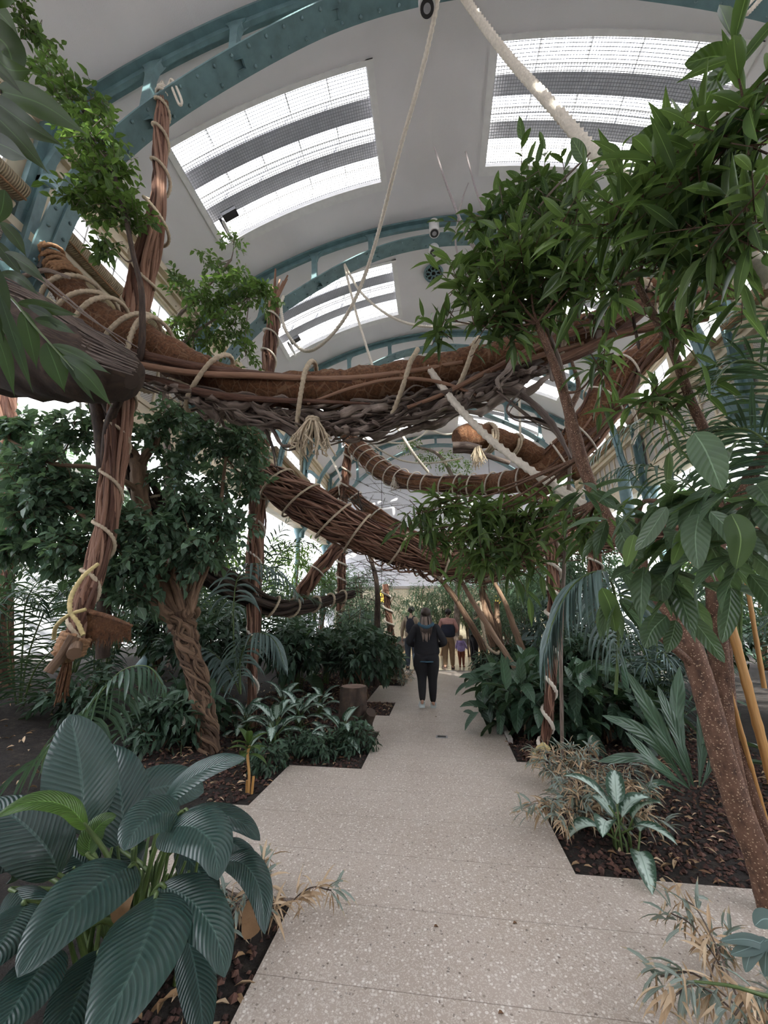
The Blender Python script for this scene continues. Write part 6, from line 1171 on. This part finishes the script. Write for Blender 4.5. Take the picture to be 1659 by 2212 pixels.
# ================================================================ people
def skin(name, nodes, edges, mat, parent, root=0, sub=2, label=None):
    keys = list(nodes); me = bpy.data.meshes.new(name); me.from_pydata([tuple(map(float, nodes[k][0])) for k in keys], [(keys.index(a), keys.index(b)) for a, b in edges], [])
    o = bpy.data.objects.new(name, me); COL.objects.link(o); m = o.modifiers.new('s', 'SKIN'); m.use_smooth_shade = True; m.branch_smoothing = .4
    for i, k in enumerate(keys):
        r = nodes[k][1]; r = (r, r) if not isinstance(r, tuple) else r; me.skin_vertices[0].data[i].radius = r; me.skin_vertices[0].data[i].use_root = (i == root)
    s = o.modifiers.new('b', 'SUBSURF'); s.levels = sub; s.render_levels = sub
    dg = bpy.context.evaluated_depsgraph_get(); me2 = bpy.data.meshes.new_from_object(o.evaluated_get(dg)); o.modifiers.clear(); o.data = me2; bpy.data.meshes.remove(me)
    for p in me2.polygons: p.use_smooth = True
    me2.materials.clear(); me2.materials.append(mat); o.parent = parent
    if label: o['label'] = label
    return o
def cloth(name, col, rough=.85, **k): return simple(name, col, rough, .12, 14., .25, 90., **k)
cloth('skin_tone', (.56, .34, .25), .55); cloth('cloth_black', (.012, .013, .017)); cloth('leggings', (.010, .010, .013)); cloth('hood_teal', (.04, .10, .14)); cloth('cloth_beige', (.42, .33, .24)); cloth('denim', (.05, .065, .09)); cloth('pack', (.012, .014, .024)); cloth('salmon', (.50, .27, .24)); cloth('navy', (.018, .023, .045)); cloth('khaki', (.24, .155, .09)); cloth('lilac', (.38, .30, .58)); cloth('rust', (.22, .065, .04)); cloth('shoe_white', (.62, .70, .70), .5); cloth('shoe_dark', (.02, .02, .02), .5); cloth('shoe_brown', (.09, .055, .045), .6); cloth('hair_dark', (.018, .012, .010), .5); cloth('hair_brown', (.06, .040, .030), .5); cloth('hair_streak', (.28, .21, .17), .5); cloth('hair_blond', (.42, .30, .17), .5)
cloth('eye_white', (.8, .8, .8), .3)
def person(label, loc, h, rz, J={}, top='cloth_black', legs='leggings', shoe='shoe_dark', hair='hair_dark', w=1., hips=1., kid=False, longhair=False):
    t_ = thing('person', label, 'person', (0, 0, 0)); s = h/1.75; hs = 1.35 if kid else 1.
    j = dict(pelvis=(0, 0, .96), waist=(0, 0, 1.10), chest=(0, .01, 1.27), up=(0, 0, 1.40), neck=(0, .005, 1.49), hipL=(-.09, 0, .90), hipR=(.09, 0, .90), kneeL=(-.10, .02, .50), kneeR=(.10, .02, .50), ankL=(-.10, -.02, .10), ankR=(.10, -.02, .10), toeL=(-.12, .14, .035), toeR=(.12, .14, .035), shL=(-.17, 0, 1.41), shR=(.17, 0, 1.41), elL=(-.25, -.02, 1.13), elR=(.25, -.02, 1.13), wrL=(-.25, .08, .90), wrR=(.25, .08, .90), head=(0, .02, 1.64))
    j.update(J); j = {k: np.array(v, float) for k, v in j.items()}
    H = j['head']; D = lambda a, b, t: j[a]*(1-t)+j[b]*t
    n = {'pelvis': (j['pelvis'], (.135*hips, .10)), 'waist': (j['waist'], (.115*w, .085)), 'chest': (j['chest'], (.145*w, .10)), 'up': (j['up'], (.10, .08)), 'neck': (j['neck'], .05), 'jaw': (H+[0, .02, -.075*hs], (.052*hs, .062*hs)), 'cran': (H+[0, 0, .0], (.088*hs, .105*hs)), 'top': (H+[0, -.005, .07*hs], (.070*hs, .085*hs)), 'nose': (H+[0, .112*hs, -.02], .012), 'earL': (H+[-.085*hs, 0, -.02], .014), 'earR': (H+[.085*hs, 0, -.02], .014)}
    e = [('pelvis', 'waist'), ('waist', 'chest'), ('chest', 'up'), ('up', 'neck'), ('neck', 'jaw'), ('jaw', 'cran'), ('cran', 'top'), ('cran', 'nose'), ('cran', 'earL'), ('cran', 'earR')]
    for s_ in 'LR':
        sg = -1 if s_ == 'L' else 1
        n['sh'+s_] = (j['sh'+s_], .058); n['el'+s_] = (j['el'+s_], .040); n['wr'+s_] = (j['wr'+s_], (.022, .028)); d = N3(j['wr'+s_]-j['el'+s_]); pm = j['wr'+s_]+d*.07; n['pa'+s_] = (pm, (.016, .038))
        n['hip'+s_] = (j['hip'+s_], .088*hips); n['kn'+s_] = (j['knee'+s_], .055); n['an'+s_] = (j['ank'+s_], .036); n['he'+s_] = (j['ank'+s_]+[0, -.03, -.05], .032); n['to'+s_] = (j['toe'+s_], (.036, .026))
        e += [('up', 'sh'+s_), ('sh'+s_, 'el'+s_), ('el'+s_, 'wr'+s_), ('wr'+s_, 'pa'+s_), ('pelvis', 'hip'+s_), ('hip'+s_, 'kn'+s_), ('kn'+s_, 'an'+s_), ('an'+s_, 'he'+s_), ('an'+s_, 'to'+s_)]
        sid = N3(np.cross(d, [1., 0, 0.])); inn = np.array([-sg, .2, 0.])
        for k in range(4):
            L = (.075, .085, .08, .062)[k]; b = pm+d*.03+sid*(k-1.5)*.021; n[f'f{k}{s_}'] = (b, .0095); n[f'g{k}{s_}'] = (b+d*L*.5+inn*.012, .0085); n[f'h{k}{s_}'] = (b+d*L*.8+inn*.035, .007); e += [('pa'+s_, f'f{k}{s_}'), (f'f{k}{s_}', f'g{k}{s_}'), (f'g{k}{s_}', f'h{k}{s_}')]
        b = j['wr'+s_]+d*.03-sid*.03; n['t'+s_] = (b+inn*.01, .012); n['u'+s_] = (b+d*.045-sid*.012+inn*.02, .009); e += [('wr'+s_, 't'+s_), ('t'+s_, 'u'+s_)]
    skin('body', n, e, MT['skin_tone'], t_)
    q = {'pelvis': (j['pelvis']+[0, 0, -.10], (.195*hips, .15)), 'mid': (j['pelvis']+[0, 0, .02], (.20*hips, .15)), 'waist': (j['waist']+[0, 0, .02], (.185*w, .145)), 'chest': (j['chest'], (.205*w, .155)), 'up': (j['up'], (.15*w, .115)), 'collar': (j['neck']+[0, -.01, -.02], (.065, .06))}
    f = [('pelvis', 'mid'), ('mid', 'waist'), ('waist', 'chest'), ('chest', 'up'), ('up', 'collar')]
    for s_ in 'LR': q['sh'+s_] = (j['sh'+s_], .090); q['m'+s_] = (D('sh'+s_, 'el'+s_, .5), .080); q['el'+s_] = (j['el'+s_], .070); q['wr'+s_] = (j['wr'+s_]*.94+j['el'+s_]*.06, .050); f += [('up', 'sh'+s_), ('sh'+s_, 'm'+s_), ('m'+s_, 'el'+s_), ('el'+s_, 'wr'+s_)]
    skin('jacket', q, f, MT[top], t_)
    q = {'p0': (j['pelvis']+[0, 0, .06], (.150*hips, .12)), 'pelvis': (j['pelvis']+[0, -.02, -.05], (.185*hips, .15))}; f = [('p0', 'pelvis')]
    for s_ in 'LR': q['hip'+s_] = (j['hip'+s_]+[0, -.01, -.06], .138*hips); q['m'+s_] = (D('hip'+s_, 'knee'+s_, .55), .110*hips); q['kn'+s_] = (j['knee'+s_], .088); q['c'+s_] = (D('knee'+s_, 'ank'+s_, .4), .086); q['an'+s_] = (j['ank'+s_]+[0, 0, -.02], .062 if legs != 'leggings' else .052); f += [('pelvis', 'hip'+s_), ('hip'+s_, 'm'+s_), ('m'+s_, 'kn'+s_), ('kn'+s_, 'c'+s_), ('c'+s_, 'an'+s_)]
    skin('trousers', q, f, MT[legs], t_)
    for s_ in 'LR':
        a, b = j['ank'+s_], j['toe'+s_]; he = a+[0, -.045, -.055]; g = {'a': (a+[0, 0, -.03], .052), 'h': (he, .050), 'm': ((he+b)/2+[0, 0, .01], (.056, .050)), 't': (b+[0, .02, 0], (.056, .038))}
        skin('shoe', g, [('a', 'h'), ('h', 'm'), ('m', 't')], MT[shoe], t_, 1)
    g = Geo(); g.blob(H+[0, -.02, .028], np.array([.098, .115, .10])*hs, .06, 20, 14, freq=6.)
    if longhair:
        for i in range(70):
            a = rng.normal(0, .75); r = .085; p0 = H+[math.sin(a)*r*.9, -math.cos(a)*r*.9-.01, .02]; x = math.sin(a)*.09+rng.normal(0, .012)
            L = .22+rng.random()*.14; g.tube(smooth([H+[math.sin(a)*.03, -.03, .11], p0, p0+[x*.3, -.02, -.14], np.array([x*1.05, -.135-.02*rng.random(), H[2]-.27]), np.array([x*.7+rng.normal(0, .01), -.145, H[2]-.08-L])], 4), [.012]*12+[.008]*4+[.003], 5)
    obj('hair', g, MT[hair], t_)
    if longhair:
        g = Geo()
        for i in range(14):
            x = rng.normal(-.01, .035); g.tube(smooth([H+[x, -.125, -.05], H+[x*1.2, -.15, -.2], np.array([x*.9, -.168, H[2]-.42-.08*rng.random()])], 4), [.007]*8+[.002], 5)
        obj('hair_streaks', g, MT['hair_streak'], t_, label='lighter hair ends')
    t_.location = [float(x) for x in loc]; t_.rotation_euler = (0, 0, rz); t_.scale = (s, s, s); return t_, j
def local(g, name, mat, par, label=None):
    me = g.mesh(name); me.materials.append(mat); o = bpy.data.objects.new(name, me); COL.objects.link(o); o.parent = par
    if label: o['label'] = label
    return o
w_, j = person('woman with long brown hair in a black jacket and leggings walking away along the path', ground(925, 1530), 1.66, .04, dict(kneeL=(-.10, .03, .50), ankL=(-.10, -.14, .15), toeL=(-.13, .00, .04), kneeR=(.095, .05, .50), ankR=(.09, .02, .10), toeR=(.11, .18, .035), shL=(-.19, 0, 1.40), shR=(.19, 0, 1.40), elL=(-.34, -.05, 1.12), wrL=(-.20, .17, 1.06), elR=(.34, -.05, 1.12), wrR=(.20, .17, 1.06)), 'cloth_black', 'leggings', 'shoe_white', 'hair_brown', 1.30, 1.34, longhair=True)
g = Geo(); g.tube(smooth([(-.10, .05, 1.47), (-.125, -.05, 1.455), (-.07, -.12, 1.42), (0, -.14, 1.40), (.07, -.12, 1.42), (.125, -.05, 1.455), (.10, .05, 1.47)], 5), .035, 8, flat=1.); local(g, 'hood', MT['hood_teal'], w_, 'blue teal hood lining')
g = Geo(); a = np.linspace(0, 2*math.pi, 25); g.tube([(.20*math.cos(x), .155*math.sin(x)-.01, .80) for x in a], .014, 6, cap=False); local(g, 'hem', MT['hood_teal'], w_, 'teal shirt hem')
g = Geo(); g.box((0, .27, 1.12), (.075, .012, .15), rx=-.6); o = obj('smartphone', g, MT['dark_metal'], None, False); ph = o; ph.location = w_.location; ph.scale = w_.scale; tag(ph, 'phone held in front of the woman in black', 'phone')
m1, j = person('man in a beige jacket with a dark backpack standing ahead on the left', ground(889, 1447), 1.76, -.1, dict(wrL=(-.27, .02, .88), elL=(-.25, -.04, 1.14), ankR=(.11, .04, .10), toeR=(.13, .2, .035), head=(.02, .03, 1.64)), 'cloth_beige', 'denim', 'shoe_dark', 'hair_dark', 1.05)
g = Geo(); g.blob((0.02, -.20, 1.20), (.135, .10, .235), .05, 20, 14, freq=4.); g.blob((.02, -.27, 1.10), (.10, .05, .12), .05, 16, 10)
bp = Geo(); bp.v = g.v; g2 = g
o = local(g2, 'backpack', MT['pack'], None) if False else None
bpk = thing('backpack', 'dark blue backpack worn by the man in the beige jacket', 'backpack', m1.location); bpk.rotation_euler = m1.rotation_euler; bpk.scale = m1.scale
local(g2, 'pack_body', MT['pack'], bpk)
g = Geo()
for sx in (-1, 1): g.tube(smooth([(sx*.06, -.14, 1.38), (sx*.10, -.06, 1.49), (sx*.13, .08, 1.44), (sx*.14, .15, 1.30), (sx*.15, .02, 1.12), (sx*.11, -.13, 1.06)], 5), .022, 6, flat=.5)
local(g, 'strap', MT['pack'], bpk)
m2, j = person('man in a salmon and navy padded jacket with khaki trousers, looking to the right', ground(971, 1446), 1.72, .0, dict(head=(.03, .01, 1.63), ankL=(-.12, -.10, .12), toeL=(-.18, .05, .04), kneeL=(-.10, .0, .5), elL=(-.26, .03, 1.15), wrL=(-.18, .16, 1.02), elR=(.28, .0, 1.16), wrR=(.22, .15, 1.04)), 'salmon', 'khaki', 'shoe_brown', 'hair_dark', 1.12, 1.05)
q = {'a': ((0, .0, .86), (.225, .175)), 'b': ((0, .0, 1.04), (.235, .19)), 'c': ((0, .005, 1.20), (.240, .195)), 'd': ((0, .005, 1.30), (.225, .18))}
vst = skin('vest_panel', q, [('a', 'b'), ('b', 'c'), ('c', 'd')], MT['navy'], m2, label='navy quilted lower panel')
g = Geo()
for z in np.arange(.95, 1.3, .055): g.tube([(.200*math.cos(x), .165*math.sin(x), z) for x in a], .006, 5, cap=False)
local(g, 'quilt_seam', MT['cloth_black'], m2)
kd, j = person('small blond child in a lilac hooded coat and rust coloured trousers', ground(998, 1441), .92, -.2, dict(head=(0, .02, 1.60), neck=(0, 0, 1.45), wrL=(-.30, .06, .98), elL=(-.27, 0, 1.15), wrR=(.33, .10, 1.0), elR=(.28, 0, 1.16)), 'lilac', 'rust', 'rust', 'hair_blond', 1.5, 1.3, kid=True)
q = {'a': ((0, 0, .78), (.27, .21)), 'b': ((0, 0, 1.0), (.24, .19)), 'c': ((0, 0, 1.25), (.20, .16))}; skin('coat_skirt', q, [('a', 'b'), ('b', 'c')], MT['lilac'], kd)
g = Geo(); g.blob((0, -.15, 1.36), (.13, .08, .10), .05, 14, 10); local(g, 'hood', MT['lilac'], kd)
p4, j = person('person in a black jacket bending forward, half hidden behind the leaning branch', ground(1026, 1437), 1.68, -1.2, dict(head=(0, .16, 1.60), neck=(0, .09, 1.47), chest=(0, .05, 1.26), up=(0, .08, 1.39), shL=(-.17, .08, 1.40), shR=(.17, .08, 1.40), elL=(-.22, .22, 1.2), wrL=(-.15, .40, 1.1), elR=(.22, .2, 1.18), wrR=(.15, .4, 1.08)), 'cloth_black', 'leggings', 'shoe_dark', 'hair_brown', 1.05)
cam = bpy.data.cameras.new('camera'); co = bpy.data.objects.new('camera', cam); COL.objects.link(co); SC.camera = co
cam.sensor_fit = 'VERTICAL'; cam.sensor_height = 24; cam.lens = FPX/2212*24; cam.clip_start = .02; cam.clip_end = 200
from mathutils import Matrix
co.matrix_world = Matrix(((CR[0], CU[0], -CF[0], CC[0]), (CR[1], CU[1], -CF[1], CC[1]), (CR[2], CU[2], -CF[2], CC[2]), (0, 0, 0, 1)))
vs = SC.view_settings; vs.view_transform = 'Standard'; vs.look = 'None'; vs.gamma = 1; vs.use_curve_mapping = False; vs.exposure = EXPO
cy = SC.cycles; cy.use_adaptive_sampling = True; cy.adaptive_threshold = .03; cy.max_bounces = 8; cy.diffuse_bounces = 5; cy.glossy_bounces = 2; cy.transmission_bounces = 3; cy.transparent_max_bounces = 12; cy.caustics_reflective = False; cy.caustics_refractive = False; cy.sample_clamp_indirect = 8
